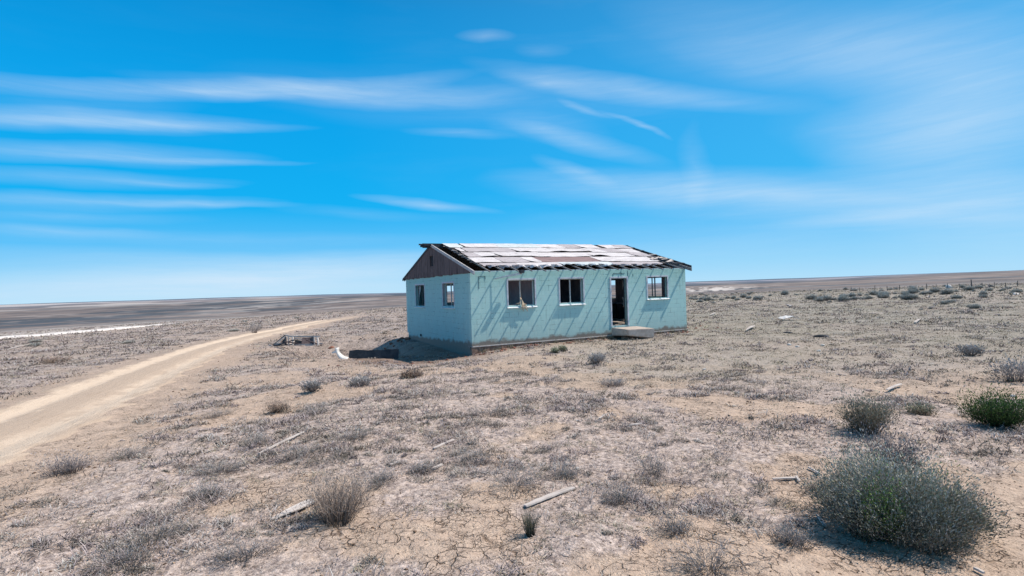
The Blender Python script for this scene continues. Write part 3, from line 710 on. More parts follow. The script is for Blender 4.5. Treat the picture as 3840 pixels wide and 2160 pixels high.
# far belt of sagebrush to the right of the house
protos = []
for k in range(5):
    g0 = shrub('sagebrush', (0, 0, 0), .75, .62 + .06 * k, 90, .03, [(.30, .28, .26), (.20, .19, .18)], [(.46, .45, .40), (.36, .35, .31), (.54, .51, .47)], 6, .12, 600 + 7 * k,
               'rounded grey sagebrush in the far belt of bushes right of the house', group='sagebrush in the far belt right of the house', spread=1.4, scat=.10)
    protos.append(g0)
def vz(x, y): return ((3040 + x / 3.22) / 1.4907, (980 + y / 3.22) / 1.4907)
spots = [vz(*s) for s in [(50, 470), (105, 485), (180, 475), (230, 495), (285, 470), (400, 430), (400, 485), (500, 430), (520, 465), (590, 420), (590, 455), (670, 415), (640, 460), (700, 455), (790, 400), (850, 410), (880, 440), (1020, 395), (1020, 450), (1095, 440), (1140, 395), (1150, 460), (1230, 440), (1220, 460), (1240, 370), (1290, 370), (1330, 400), (1430, 395), (1500, 375), (1590, 400), (1680, 365), (1760, 370), (1880, 350), (1970, 365), (2080, 440), (1930, 545), (1980, 570), (1330, 585), (1440, 575), (1620, 520), (1690, 500), (1750, 475), (2480, 385), (2440, 395), (1660, 400), (380, 435), (960, 345), (1030, 340), (2300, 355), (2150, 360), (1760, 450)]]
spots += [(1740 + i * 13 + rnd.uniform(-5, 5), 757 - i * .55 + rnd.uniform(-6, 6)) for i in range(16)] + [(rnd.uniform(1745, 2570), 0) for i in range(46)]
spots = [(x, y if y else 752 - (x - 1745) * .034 + rnd.uniform(-12, 16)) for x, y in spots]
spots += [(1735, 752), (1750, 748), (1765, 753), (1760, 760)]
first = {}
for i, (px, py) in enumerate(spots):
    q = at(px, py); k = i % 5
    if k not in first: o = protos[k]; first[k] = 1
    else: o = copy_tree(protos[k])
    o.location = (q.x, q.y, q.z - .05); s = rnd.choice((.22, .3, .36, .42, .55)) * rnd.uniform(.85, 1.15) * min(1.2, max(.6, math.hypot(q.x, q.y) / 55)); o.scale = (s * rnd.uniform(.9, 1.3), s, s * rnd.uniform(.8, 1.15)); o.rotation_euler = (0, 0, rnd.uniform(0, 6.28))
# left side bushes near the pale track and on the rise
for i in range(18):
    px, py = (rnd.uniform(10, 980), 0)
    py = 860 - px * .055 + rnd.uniform(-14, 34) if i % 2 else rnd.uniform(795, 830) - px * .01
    if px < 440 and py < 850: py = 866 + rnd.uniform(0, 25)
    q = at(px, py); d, _ = dline(ROAD, q.x, q.y)
    if d < 3 or math.hypot(q.x, q.y) > 160: continue
    o = copy_tree(protos[i % 5]); o.location = (q.x, q.y, q.z - .04); s = rnd.uniform(.25, .5); o.scale = (s * 1.3, s, s * .6); o.rotation_euler = (0, 0, rnd.uniform(0, 6.28))
    o['label'] = 'small grey bush on the rough ground left of the house'; o['group'] = 'small bushes left of the house'

# ------------------------------------------------------------------ the house
H = empty('block_house', (HX, HY, 0), YAW, label='abandoned turquoise block house with a torn white roof and bare rafters', cat='house')
TH = .2
def wallmesh(name, length, openings, place, z0=0.0, z1=HH, material=None, t=TH):
    xs = sorted({0, length} | {v for o in openings for v in o[:2]}); zs = sorted({z0, z1} | {v for o in openings for v in o[2:]})
    mb = MB()
    bm = bmesh.new(); 
    # solid as a grid of quads, front and back, with reveals
    def solid(i, j):
        if i < 0 or j < 0 or i >= len(xs) - 1 or j >= len(zs) - 1: return False
        cx, cz = (xs[i] + xs[i + 1]) / 2, (zs[j] + zs[j + 1]) / 2
        return not any(o[0] < cx < o[1] and o[2] < cz < o[3] for o in openings)
    P = lambda x, d, z: place(x, d, z)
    for i in range(len(xs) - 1):
        for j in range(len(zs) - 1):
            if not solid(i, j): continue
            a, b, c, d = xs[i], xs[i + 1], zs[j], zs[j + 1]
            mb.poly([P(a, 0, c), P(b, 0, c), P(b, 0, d), P(a, 0, d)]); mb.poly([P(a, t, d), P(b, t, d), P(b, t, c), P(a, t, c)])
            if not solid(i - 1, j): mb.poly([P(a, t, c), P(a, 0, c), P(a, 0, d), P(a, t, d)])
            if not solid(i + 1, j): mb.poly([P(b, 0, c), P(b, t, c), P(b, t, d), P(b, 0, d)])
            if not solid(i, j - 1): mb.poly([P(a, t, c), P(b, t, c), P(b, 0, c), P(a, 0, c)])
            if not solid(i, j + 1): mb.poly([P(a, 0, d), P(b, 0, d), P(b, t, d), P(a, t, d)])
    me = bpy.data.meshes.new(name); me.from_pydata(mb.v, [], mb.f); bm.from_mesh(me)
    bmesh.ops.remove_doubles(bm, verts=bm.verts, dist=1e-5); bmesh.ops.recalc_face_normals(bm, faces=bm.faces); bm.to_mesh(me); bm.free()
    me.materials.append(material or MT['wall']); o = bpy.data.objects.new(name, me); C.objects.link(o); o.parent = H; return o
F1 = (1.58, 2.75, 1.44, 2.45); F2 = (3.93, 5.06, 1.44, 2.45); F3 = (8.50, 9.64, 1.50, 2.44); DR = (6.50, 7.33, .38, 2.42)
G1 = (5.80, 7.27, 1.42, 2.42); G2 = (1.80, 3.16, 1.46, 2.43)
K1 = (1.38, 2.62, 1.50, 2.45); K2 = (5.02, 6.35, 1.40, 2.42)
wallmesh('wall', HL, [F1, F2, F3, DR], lambda x, d, z: (x, d, z))
wallmesh('wall', HW - 2 * TH, [(a - TH, b - TH, c, d) for a, b, c, d in (G1, G2)], lambda x, d, z: (d, x + TH, z), z0=-1.1, material=MT['gablewall'])
wallmesh('wall', HW - 2 * TH, [(a - TH, b - TH, c, d) for a, b, c, d in (K1, K2)], lambda x, d, z: (HL - d, x + TH, z))
wallmesh('wall', HL, [(1.5, 2.7, 1.45, 2.4), (5.0, 6.1, 1.45, 2.4)], lambda x, d, z: (x, HW - d, z))
# footing
mb = MB(); mb.box(.012, HL + .015, -.02, .19, -.045, -.002); mb.build('slab_edge', MT['slabline'], H, .006)
mb = MB(); nx = 44
for i in range(nx):
    a0 = .0 + (HL - .03) * i / nx; a1 = .0 + (HL - .03) * (i + 1) / nx; o_ = rnd.uniform(-.01, .035)
    mb.box(a0, a1 - .01, .0 + o_, .19, -.65, -.05, .008)
for i in range(0):
    b0 = .05 + (HW - .1) * i / 30; o_ = rnd.uniform(-.0, .025); mb.box(o_, .3, b0, b0 + (HW - .1) / 30 - .008, -.95, -.05, .008)
mb.box(.3, HL - .05, HW - .3, HW - .03, -.8, -.05); mb.box(HL - .3, HL - .04, .3, HW - .3, -.8, -.05)
mb.build('footing', MT['footing'], H)
mb = MB(); mb.box(TH + .002, HL - TH - .002, TH + .002, HW - TH - .002, .0, .36); mb.build('floor', MT['slab'], H)
# inside walls
mb = MB(); mb.box(3.30, 3.42, TH + .004, HW - TH - .004, .365, 2.78); mb.build('partition', MT['plaster'], H)
mb = MB(); mb.box(5.85, 5.97, TH + .004, HW - TH - .004, .365, 2.78); mb.build('partition', MT['greyplaster'], H)
mb = MB(); mb.box(HL - TH - .02, HL - TH - .003, TH + .01, 1.36, .37, 2.75); mb.box(HL - TH - .02, HL - TH - .003, 2.64, 5.0, .37, 2.75); mb.box(HL - TH - .02, HL - TH - .003, 6.37, HW - TH - .01, .37, 2.75)
mb.box(HL - TH - .02, HL - TH - .003, 5.0, 6.37, .37, 1.38); mb.box(HL - TH - .02, HL - TH - .003, 1.36, 2.64, .37, 1.48); mb.build('inner_lining', MT['greyplaster'], H)
# ceiling joists and some ceiling board over the middle and right rooms
for i in range(0, 18):
    a = .30 + i * .597
    mb = MB(); mb.box(a, a + .045, TH, HW - TH, 2.66, 2.78); mb.build('ceiling_joist', MT['rafter'], H)
mb = MB(); mb.box(3.45, 5.82, .25, HW - .25, 2.785, 2.80); mb.box(6.0, 9.9, 2.4, HW - .25, 2.785, 2.80); mb.build('ceiling_board', MT['greyplaster'], H)
# windows
def window(op, place, style, skew=0):
    a0, a1, z0, z1 = op; sgn = place
    fr = MB(); w = .065
    P = lambda a, d, z: sgn(a, d, z)
    def bx(mb, x0, x1, d0, d1, c0, c1):
        mb.hexa([P(x, d, c) for c in (c0, c1) for x, d in ((x0, d0), (x1, d0), (x1, d1), (x0, d1))])
    # painted surround: proud of the wall
    bx(fr, a0 - w, a0, -.018, .10, z0 - .0, z1 + w); bx(fr, a1, a1 + w, -.018, .10, z0, z1 + w); bx(fr, a0, a1, -.017, .10, z1, z1 + w)
    f = fr.build('window_frame', MT['trimlav'], H, .004)
    s = MB(); s.hexa([P(x, d, c) for (x, d, c) in ((a0 - w - .01, -.10, z0 - .085), (a1 + w + .01, -.10, z0 - .085), (a1 + w + .01, .12, z0 - .08), (a0 - w - .01, .12, z0 - .08), (a0 - w - .01, -.10, z0 - .065), (a1 + w + .01, -.10, z0 - .065), (a1 + w + .01, .12, z0 - .002), (a0 - w - .01, .12, z0 - .002))]); s.build('sill', MT['paintwhite'], f, .006)
    m = MB(); t = .03; d0, d1 = .13, .165
    bx(m, a0 + .004, a0 + t, d0, d1, z0 + .004, z1 - .004); bx(m, a1 - t, a1 - .004, d0, d1, z0 + .004, z1 - .004)
    bx(m, a0 + t, a1 - t, d0, d1, z1 - t, z1 - .004); bx(m, a0 + t, a1 - t, d0, d1, z0 + .004, z0 + t)
    cx = (a0 + a1) / 2
    bx(m, cx - .02 + skew, cx + .02 + skew, d0 - .01, d1 - .005, z0 + t, z1 - t)
    m.build('sash', MT['sash'] if style == 'light' else MT['darksash'], f)
    return f
fp = lambda a, d, z: (a, d, z); gp = lambda a, d, z: (d, a, z); kp = lambda a, d, z: (HL - d, a, z)
w1 = window(F1, fp, 'light'); w2 = window(F2, fp, 'light'); w3 = window(F3, fp, 'dark', -.02)
w4 = window(G1, gp, 'dark'); w5 = window(G2, gp, 'light')
w6 = window(K1, kp, 'dark', .12); w7 = window(K2, kp, 'dark')
w8 = window((1.5, 2.7, 1.45, 2.4), lambda a, d, z: (a, HW - d, z), 'dark'); w9 = window((5.0, 6.1, 1.45, 2.4), lambda a, d, z: (a, HW - d, z), 'dark')
# glass shard left in the left gable window and a broken pane in the second front window
gm, gnt, gbs = mat('dusty_glass'); gbs.inputs['Base Color'].default_value = (.5, .55, .58, 1); gbs.inputs['Roughness'].default_value = .25; gbs.inputs['Alpha'].default_value = .55
for w_, pts in ((w4, [(5.86, 1.46), (6.3, 1.46), (6.15, 1.75), (5.98, 1.9), (5.86, 2.3)]), (w4, [(7.2, 2.38), (6.85, 2.38), (6.95, 2.1), (7.1, 1.95), (7.2, 1.7)])):
    mb = MB(); mb.prism([(.145, a, z) for a, z in pts], (.004, 0, 0)); mb.build('glass_shard', gm, w_)
# door frame
mb = MB(); a0, a1, z0, z1 = DR; w = .075
mb.box(a0 - w, a0, -.03, .12, z0 - .03, z1 + w); mb.box(a1, a1 + w, -.03, .12, z0 - .03, z1 + w); mb.box(a0, a1, -.028, .12, z1, z1 + w)
df = mb.build('door_frame', MT['trimlav'], H, .005)
mb = MB(); mb.box(a0 + .002, a1 - .002, .01, .19, .362, .382); mb.build('threshold', MT['slabline'], df)
mb = MB(); mb.box(a1 - .04, a1 - .004, .121, .16, z0 + .01, z1 - .01); mb.box(a0 + .004, a0 + .04, .121, .16, z0 + .01, z1 - .01); mb.box(a0 + .04, a1 - .04, .121, .16, z1 - .04, z1 - .005); mb.build('door_stop', MT['darksash'], df)
# drain pipe stub and loose conduit on the gable wall
mb = MB(); mb.tube([(-.05, 6.54, -.0), (.05, 6.54, 0.0)], .06, .06, 12); mb.build('drain_hole', MT['cab'], H)
# conduit outlines above the first window (thin pipes on the wall)
mb = MB()
for (x0, z0_, x1, z1_) in ((.35, 2.15, .35, 2.62), (.35, 2.62, .62, 2.62), (.62, 2.62, .62, 2.5), (6.62, 2.52, 6.62, 2.63), (6.62, 2.63, 7.25, 2.63), (7.05, 2.5, 7.05, 2.7), (7.42, 2.45, 7.42, 2.75), (7.7, 2.5, 7.7, 2.6)):
    mb.bar((x0, -.008, z0_), (x1, -.008, z1_), .012, .012, (0, 1, 0))
mb.build('conduit', MT['darksash'], H)

# ---- roof
S_ = .285; ZT = 2.935; RB = HW / 2
def rz_(b): return ZT + S_ * (b if b <= RB else HW - b)
OFF = .50
def rafter(a, off, mt, w=.034, dp=.082, name='rafter', start=RB, jit=.0):
    for side in (0, 1):
        mb = MB(); o = off if side == 0 else .42
        pts = []
        b0, b1 = -o, start - .022
        f = (lambda b: b) if side == 0 else (lambda b: HW - b)
        mb.hexa([(x, f(b), z) for (b, z) in ((b0, rz_(b0) - dp + .02), (b1, rz_(b1) - dp)) for x in (a, a + w)][:0] or
                [(a, f(b0), rz_(b0) - dp + .035), (a + w, f(b0), rz_(b0) - dp + .035), (a + w, f(b1), rz_(b1) - dp), (a, f(b1), rz_(b1) - dp),
                 (a, f(b0), rz_(b0)), (a + w, f(b0), rz_(b0)), (a + w, f(b1), rz_(b1)), (a, f(b1), rz_(b1))])
        mb.build(name, mt, H)
for i in range(1, 18):
    rafter(.01 + i * .595, OFF + rnd.uniform(-.04, .03), MT['rafter'])
mb = MB(); mb.box(0.05, HL - .05, .03, .17, HH + .002, HH + .03); mb.build('wall_plate', MT['trimlav'], H)
mb = MB(); mb.box(0.05, HL - .05, HW - .17, HW - .03, HH + .002, HH + .03); mb.build('wall_plate', MT['rafter'], H)
mb = MB(); mb.box(-.42, 11.12, RB - .02, RB + .02, rz_(RB) - .16, rz_(RB) + .045); 
mb.build('ridge_board', MT['darkwood'], H)
mb = MB(); mb.box(-.50, .15, RB + .03, RB + .10, rz_(RB) - .12, rz_(RB) - .03, .01); mb.box(-.38, .10, RB - .10, RB - .035, rz_(RB) - .06, rz_(RB) + .02, .01); mb.box(-.55, -.1, RB + .02, RB + .12, rz_(RB) - .02, rz_(RB) + .03, .012)
mb.build('ridge_stub', MT['darkwood'], H)
# rakes
def rake(a, w, dp, mt, side, name='rake_board', off=OFF, up=.02, dn=0):
    f = (lambda b: b) if side == 0 else (lambda b: HW - b); b0, b1 = -off, RB - .002
    mb = MB(); mb.hexa([(a, f(b0), rz_(b0) - dp), (a + w, f(b0), rz_(b0) - dp), (a + w, f(b1), rz_(b1) - dp), (a, f(b1), rz_(b1) - dp), (a, f(b0), rz_(b0) + up), (a + w, f(b0), rz_(b0) + up), (a + w, f(b1), rz_(b1) + up), (a, f(b1), rz_(b1) + up)])
    return mb.build(name, mt, H)
rake(-.055, .05, .10, MT['rake'], 0); rake(-.055, .05, .09, MT['darkwood'], 1)
rake(.0, .045, .15, MT['rafter'], 0, 'rafter', off=.36, up=-.01); rake(.0, .045, .15, MT['darkwood'], 1, 'rafter', off=.36, up=-.01)
rake(11.06, .05, .11, MT['darkwood'], 0, off=.07); rake(11.06, .05, .13, MT['darkwood'], 1)
rake(10.72, .045, .15, MT['rafter'], 0, 'rafter', off=.42, up=-.01); rake(10.72, .045, .15, MT['rafter'], 1, 'rafter', off=.42, up=-.01)
# lookouts between gable rafter and fly rafter
mb = MB()
for b in (0.1, 1.0, 1.9, 2.9, 3.8): mb.box(10.77, 11.055, b, b + .06, rz_(b) - .10, rz_(b) - .02)
mb.build('lookout', MT['darkwood'], H)
# gable boards
def gable(a, name, mt, flip=1, vent=None):
    mb = MB(); b = -.02 if a < 1 else -.0; 
    while b < HW:
        w = rnd.uniform(.13, .2); b1 = min(b + w, HW + .0); g = .006
        o_ = rnd.uniform(0, .010); zb0 = 2.755 + rnd.uniform(-.02, .02)
        def col(b0_, b1_, zl, zh0, zh1):
            x0, x1 = (a - .03 - o_, a - .002) if flip == 1 else (a + .002, a + .03 + o_)
            mb.hexa([(x0, b0_, zl), (x1, b0_, zl), (x1, b1_, zl), (x0, b1_, zl), (x0, b0_, zh0), (x1, b0_, zh0), (x1, b1_, zh1), (x0, b1_, zh1)])
        bb0, bb1 = b + g / 2, b1 - g / 2
        if bb1 - bb0 > .02:
            h0, h1 = rz_(max(bb0, 0)) - .03, rz_(max(bb1, 0)) - .03
            if bb0 < RB < bb1: h0 = h1 = rz_(RB) - .06
            if vent and bb1 > vent[0] and bb0 < vent[1]:
                col(bb0, bb1, zb0, vent[2], vent[2]); col(bb0, bb1, vent[3], h0, h1)
            else: col(bb0, bb1, zb0, h0, h1)
        b = b1
    return mb.build(name, mt, H)
gb = gable(0, 'gable_boards', MT['gable'], 1, (4.36, 4.70, 3.24, 3.70)); gable(HL, 'gable_boards', MT['gable'], 2)
mb = MB(); mb.box(.004, .03, 4.2, 4.85, 3.1, 3.85); mb.build('vent_dark_back', MT['cab'], gb)  # black plate stands in for the unlit space behind the vent
mb = MB(); mb.box(-.05, -.032, 4.30, 4.76, 3.20, 3.235); mb.box(-.05, -.032, 4.30, 4.76, 3.705, 3.735); mb.build('vent_trim', MT['gable'], gb)
# deck and roofing sheets, front slope.  coordinates (a, b) on the slope, lifted along its normal
nrm = Vector((0, -S_, 1)).normalized()
def onroof(a, b, h): 
    p = Vector((a, b, rz_(b))) + nrm * h; return (p.x, p.y, p.z)
def ledge(b): return float(np.interp(b, [.15, .55, 1.0, 2.2, 3.3, 4.4], [.72, .62, .50, .58, .54, .42]))
def redge(b): return float(np.interp(b, [.2, .55, 1.3, 2.2, 3.3, 4.1, 4.5], [9.9, 10.05, 10.35, 10.55, 10.76, 10.95, 11.0]))
mb = MB()
for k in range(27):                                     # sheathing boards running along the roof
    b0 = .46 + k * .158; b1 = b0 + .15
    if b1 > RB - .02: break
    l0 = ledge(b0) + rnd.uniform(-.02, .16); r0 = redge(b0) - rnd.uniform(0, .25)
    mb.hexa([onroof(l0, b0, .002), onroof(r0, b0, .002), onroof(r0 - .03, b1, .002), onroof(l0 + .05, b1, .002), onroof(l0, b0, .02), onroof(r0, b0, .02), onroof(r0 - .03, b1, .02), onroof(l0 + .05, b1, .02)])
mb.build('roof_deck', MT['deck'], H)
def sheet(a0, a1, b0, b1, h, mt, rag=.02, curl=.0, skew=0.0, teeth=0, name='roofing_sheet'):
    n = max(4, int((a1 - a0) / .07)); m = 7; V = []; F = []
    sd = rnd.randint(0, 9999)
    for j in range(m):
        t = j / (m - 1); b = b0 + (b1 - b0) * t
        for i in range(n):
            s = i / (n - 1); a = a0 + (a1 - a0) * s + skew * (1 - t) + (fbm(np.array([b * 6 + sd]), np.array([s * 2]), 2, 3)[0] - .5) * .10 * (1 if i in (0, n - 1) else 0)
            bb = b + (fbm(np.array([a * 1.7 + sd]), np.array([t * 3.]), 3, 5)[0] - .5) * rag * 2 * ((1 - t) ** 2)
            hh = h + (fbm(np.array([a * 1.3 + sd]), np.array([b * 2.]), 3, 8)[0] - .35) * .02
            hh += curl * (1 - t) ** 3 * max(0, fbm(np.array([a * 1.1 + sd]), np.array([0.]), 2, 77)[0] - .45) * 3
            if teeth and t < .35:
                ph = ((a - .01) / .595) % 1.0; sag = math.sin(math.pi * ph)
                hh -= teeth * .16 * sag * (.35 - t) / .35 * rnd.uniform(.6, 1.2)
                bb += teeth * .30 * (sag ** 1.5) * (.35 - t) / .35 * rnd.uniform(.6, 1.5)
            V.append(onroof(a, bb, hh))
    for j in range(m - 1):
        for i in range(n - 1): F.append([j * n + i, j * n + i + 1, (j + 1) * n + i + 1, (j + 1) * n + i])
    q = MB(); q.v = V; q.f = F; o = q.build(name, mt, H, fix=False); return o
rows = [(.12, .70, .034, [(0.66, 2.3, 'roof_grey'), (2.25, 4.3, 'roof_white'), (4.25, 6.9, 'roof_pale'), (6.85, 9.7, 'roof_grey')]),
        (.74, 1.70, .040, [(.58, 1.75, 'roof_white'), (1.72, 3.05, 'roof_grey'), (3.0, 3.55, 'roof_white'), (3.5, 6.75, 'roof_brown'), (6.6, 9.9, 'roof_white')]),
        (1.745, 2.63, .046, [(.68, 1.25, 'roof_grey'), (1.22, 2.05, 'roof_white'), (2.0, 4.4, 'roof_white'), (4.35, 6.9, 'roof_white'), (6.85, 9.4, 'roof_white'), (9.35, 10.4, 'roof_grey')]),
        (2.68, 3.57, .052, [(.72, 1.0, 'roof_white'), (1.0, 3.35, 'roof_grey'), (3.3, 5.4, 'roof_white'), (5.35, 7.4, 'roof_white'), (7.3, 8.3, 'roof_white'), (8.2, 9.5, 'roof_grey'), (9.4, 10.5, 'roof_white')]),
        (3.62, 4.52, .058, [(.48, 1.2, 'roof_pale'), (1.3, 3.1, 'roof_white'), (3.05, 5.2, 'roof_pale'), (5.15, 6.6, 'roof_white'), (6.55, 7.6, 'roof_grey'), (7.55, 8.7, 'roof_white'), (9.05, 10.0, 'roof_white'), (9.95, 10.75, 'roof_grey')])]
for ri, (b0, b1, h, ss) in enumerate(rows):
    for si, (a0, a1, mt) in enumerate(ss):
        sheet(a0, a1, b0, b1, h + (si % 3) * .006, MT[mt], rag=.022 if ri else .04, curl=.05, skew=rnd.uniform(-.04, .04) + (.25 if (a0, ri) in ((2.0, 2), (3.3, 3), (7.3, 3), (8.2, 3)) else 0), teeth=1.0 if ri == 0 else 0)
# splintered boards by the right end and the torn left edge
for i in range(9):
    a = rnd.uniform(9.5, 10.5); b = rnd.uniform(.15, 1.5); L_ = rnd.uniform(.25, .6); an = rnd.uniform(-.5, .9)
    mb = MB(); mb.bar(onroof(a, b, .09), onroof(a + L_ * math.cos(an), b + L_ * math.sin(an), .10 + rnd.uniform(0, .06)), .10, .012, tuple(nrm)); mb.build('splintered_board', MT['bleached'], H)
for i in range(9):
    b = .45 + i * .45; a = ledge(b)
    mb = MB(); mb.bar(onroof(a - rnd.uniform(.05, .22), b, .015), onroof(a + .3, b + rnd.uniform(-.05, .05), .02), .07, .012, tuple(nrm)); mb.build('splintered_board', MT['darkwood'] if i % 2 else MT['greywood'], H)
for i in range(5):
    b = [.4, 1.3, 2.25, 3.2, 4.0][i]
    mb = MB(); mb.bar(onroof(10.45 + i * .06, b, .03), onroof(11.09, b + rnd.uniform(-.08, .08), .03), .14, .015, tuple(nrm)); mb.build('splintered_board', MT['darkwood'] if i != 2 else MT['greywood'], H)
# back slope deck with a hole over the left room
nb_ = Vector((0, S_, 1)).normalized()
mb = MB()
def onback(a, b, h):
    p = Vector((a, b, rz_(b))) + nb_ * h; return (p.x, p.y, p.z)
k = 0; b = RB + .03
while b < HW + .36:
    b1 = b + .15
    for (x0, x1) in ((-.05, 10.9),):
        x0 += rnd.uniform(0, .04) if x0 < 0 else rnd.uniform(0, .3); x1 -= rnd.uniform(0, .2)
        mb.hexa([onback(x0, b, .002), onback(x1, b, .002), onback(x1, b1, .002), onback(x0, b1, .002), onback(x0, b, .02), onback(x1, b, .02), onback(x1, b1, .02), onback(x0, b1, .02)])
    b += .158
mb.build('roof_deck', MT['deck'], H)
mb = MB()
for (x0, x1, b0, b1) in ((3.0, 5.0, RB + .05, 5.1), (3.3, 8.0, 5.3, 6.2), (4.0, 10.5, 6.3, 7.4), (5.2, 10.8, RB + .05, 5.2), (1, 9, 8.1, 9.0)):
    mb.hexa([onback(x0, b0, .03), onback(x1, b0, .03), onback(x1, b1, .03), onback(x0, b1, .03), onback(x0, b0, .036), onback(x1, b0, .036), onback(x1, b1, .036), onback(x0, b1, .036)])
mb.build('back_roofing', MT['roof_grey'], H)

# ------------------------------------------------------------------ things at and in the house
def atH(a, b, z): x, y = hw(a, b); return (x, y, z)
# concrete step
st = MB(); st.hexa([(0, -1.12, .03), (1.33, -1.16, -.17), (1.36, 0, -.15), (0, 0, -.05), (-.02, -1.15, .27), (1.36, -1.2, .24), (1.38, 0, .28), (0, 0, .29)])
o = st.build('concrete_step', MT['slab'], None, .025); o.location = atH(6.40, -.045, .02); o.rotation_euler = (0, 0, YAW)
props(o, label='thick concrete slab step below the doorway, undermined at its left end', cat='step')
mb = MB()
for i in range(10): 
    x = .1 + i * .13; s = rnd.uniform(.06, .11); mb.box(x, x + s * 1.5, -1.0 + rnd.uniform(0, .3), -.5, -.28, .0 - rnd.uniform(0, .03), .02)
o = mb.build('packed_rubble', MT['footing'], None); o.location = atH(6.40, -.06, .0); o.rotation_euler = (0, 0, YAW); props(o, label='rough stained rubble packed underneath the concrete step', cat='rubble')
# cabinet seen through the door
cb_ = empty('cabinet', atH(9.85, 4.0, .365), YAW, label='dark low cabinet against the far wall seen through the doorway', cat='cabinet')
mb = MB(); mb.box(0, .62, 0, 2.2, .0, .78); mb.build('carcass', MT['cab'], cb_, .01)
mb = MB(); mb.box(-.03, .64, -.03, 2.23, .783, .82); mb.build('worktop', MT['greyplaster'], cb_, .005)
mb = MB(); [mb.box(-.018, -.002, y, y + .62, .08, .66) for y in (.08, .78, 1.48)]; mb.build('door_panel', MT['darksash'], cb_, .004)
# torn curtain
def rag(name, loc, rz, mt, w, hh, label, cat, seed, strands=5, parent=None):
    r_ = random.Random(seed); mb = MB()
    for s in range(strands):
        x = (s / max(1, strands - 1) - .5) * w; L_ = hh * r_.uniform(.55, 1.0); pts = []; n = 8; ww = w / strands * r_.uniform(.7, 1.3)
        for i in range(n):
            t = i / (n - 1); pts.append((x + math.sin(t * 5 + s) * .03 + t * r_.uniform(-.02, .02), math.cos(t * 4 + s * 2) * .035, -t * L_))
        k = len(mb.v)
        for i, q in enumerate(pts):
            f = ww * (.6 + .4 * math.sin(i * 1.7 + s)); mb.v += [(q[0] - f / 2, q[1], q[2]), (q[0], q[1] - .03, q[2]), (q[0] + f / 2, q[1], q[2])]
        for i in range(n - 1):
            for j in (0, 1): mb.f.append([k + 3 * i + j, k + 3 * i + j + 1, k + 3 * i + 4 + j, k + 3 * i + 3 + j])
    o = mb.build(name, mt, None, fix=False, smooth=True); o.location = loc; o.rotation_euler = (0, 0, rz)
    md = o.modifiers.new('Solidify', 'SOLIDIFY'); md.thickness = .006
    return props(o, label=label, cat=cat)
rag('torn_curtain', atH(8.35, 1.5, 2.72), YAW, MT['cloth'], .13, 1.25, 'pale torn strip hanging from the ceiling inside the doorway', 'curtain', 3, 2)
rag('torn_insulation', atH(8.30, 1.35, 1.55), YAW, MT['cloth'], .22, .55, 'ragged pale flap hanging lower behind the doorway', 'insulation', 5, 2)
rag('torn_curtain', atH(.45, 6.9, 2.5), YAW + 1.57, MT['cloth'], .5, 1.0, 'shredded pale curtain behind the left gable window', 'curtain', 8, 4)
# rag on the first front window
rg = MB(); 
for s in range(7):
    x = (s - 3) * .022; pts = [(x * .4, .06, .30 - s * .01), (x * .5, -.02, .12), (x * .8, -.10, .03), (x * 1.5 + .03, -.13, -.06), (x * 2.6 + .07, -.12, -.15 - (s % 3) * .05)]
    rg.tube(pts, .018, .010, 5)
rg.tube([(-.25, .0, .06), (-.1, -.03, .09), (.0, -.05, .07), (.2, -.02, .02)], .014, .01, 5); rg.tube([(.0, .05, .3), (-.01, .07, .6), (.0, .08, .95)], .010, .008, 5)
o = rg.build('rope_bundle', MT['tanrag'], None, smooth=True); o.location = atH(2.16, 0, 1.46); o.rotation_euler = (0, 0, YAW); props(o, label='frayed tan rope bundle hanging over the sill of the leftmost front window', cat='rope')
# leaning panel inside the first window
mb = MB(); mb.hexa([(0, 0, 0), (1.0, .0, 0), (1.0, .03, 0), (0, .03, 0), (.05, .35, 1.5), (.75, .35, 1.35), (.75, .38, 1.35), (.05, .38, 1.5)])
o = mb.build('leaning_panel', MT['darksash'], None); o.location = atH(1.7, 1.6, .365); o.rotation_euler = (0, 0, YAW); props(o, label='dark broken panel leaning inside the room of the leftmost front window', cat='panel')
# loose trim board under the eave
mb = MB(); mb.hexa([(0, -.05, .0), (1.05, -.34, .16), (1.05, -.31, .16), (0, -.03, .0), (0, -.05, .035), (1.05, -.34, .25), (1.05, -.31, .25), (0, -.03, .035)])
o = mb.build('loose_board', MT['roof_pale'], None); o.location = atH(.98, -.0, 2.50); o.rotation_euler = (0, 0, YAW); props(o, label='pale tapered board hanging loose under the eave left of the first window', cat='board')
mb = MB(); mb.box(0, .14, -.42, -.25, 0, .12, .02); o = mb.build('eave_scrap', MT['darkwood'], None); o.location = atH(1.95, 0, 2.70); o.rotation_euler = (0, 0, YAW); props(o, label='dark broken scrap stuck on a rafter tail above the leftmost front window', cat='scrap')

# chunks of rubble along the footing
def rock(name, loc, s, mt, label, cat, group=None, seed=0, sq=(1, 1, .7)):
    r_ = random.Random(seed); bm = bmesh.new(); bmesh.ops.create_icosphere(bm, subdivisions=2, radius=1)
    ax = [Vector((r_.gauss(0, 1), r_.gauss(0, 1), r_.gauss(0, 1))).normalized() for _ in range(7)]
    for v in bm.verts:
        m = 1.0
        for a in ax:
            d = v.co.normalized().dot(a)
            if d > .72: m = min(m, .72 / d)
        v.co = v.co * m * (1 + r_.uniform(-.05, .05)); v.co.x *= sq[0] * s; v.co.y *= sq[1] * s; v.co.z *= sq[2] * s
    me = bpy.data.meshes.new(name); bm.to_mesh(me); bm.free(); me.materials.append(mt)
    o = bpy.data.objects.new(name, me); C.objects.link(o); o.location = loc; o.rotation_euler = (r_.uniform(-.2, .2), r_.uniform(-.2, .2), r_.uniform(0, 6.28))
    return props(o, label=label, cat=cat, group=group)
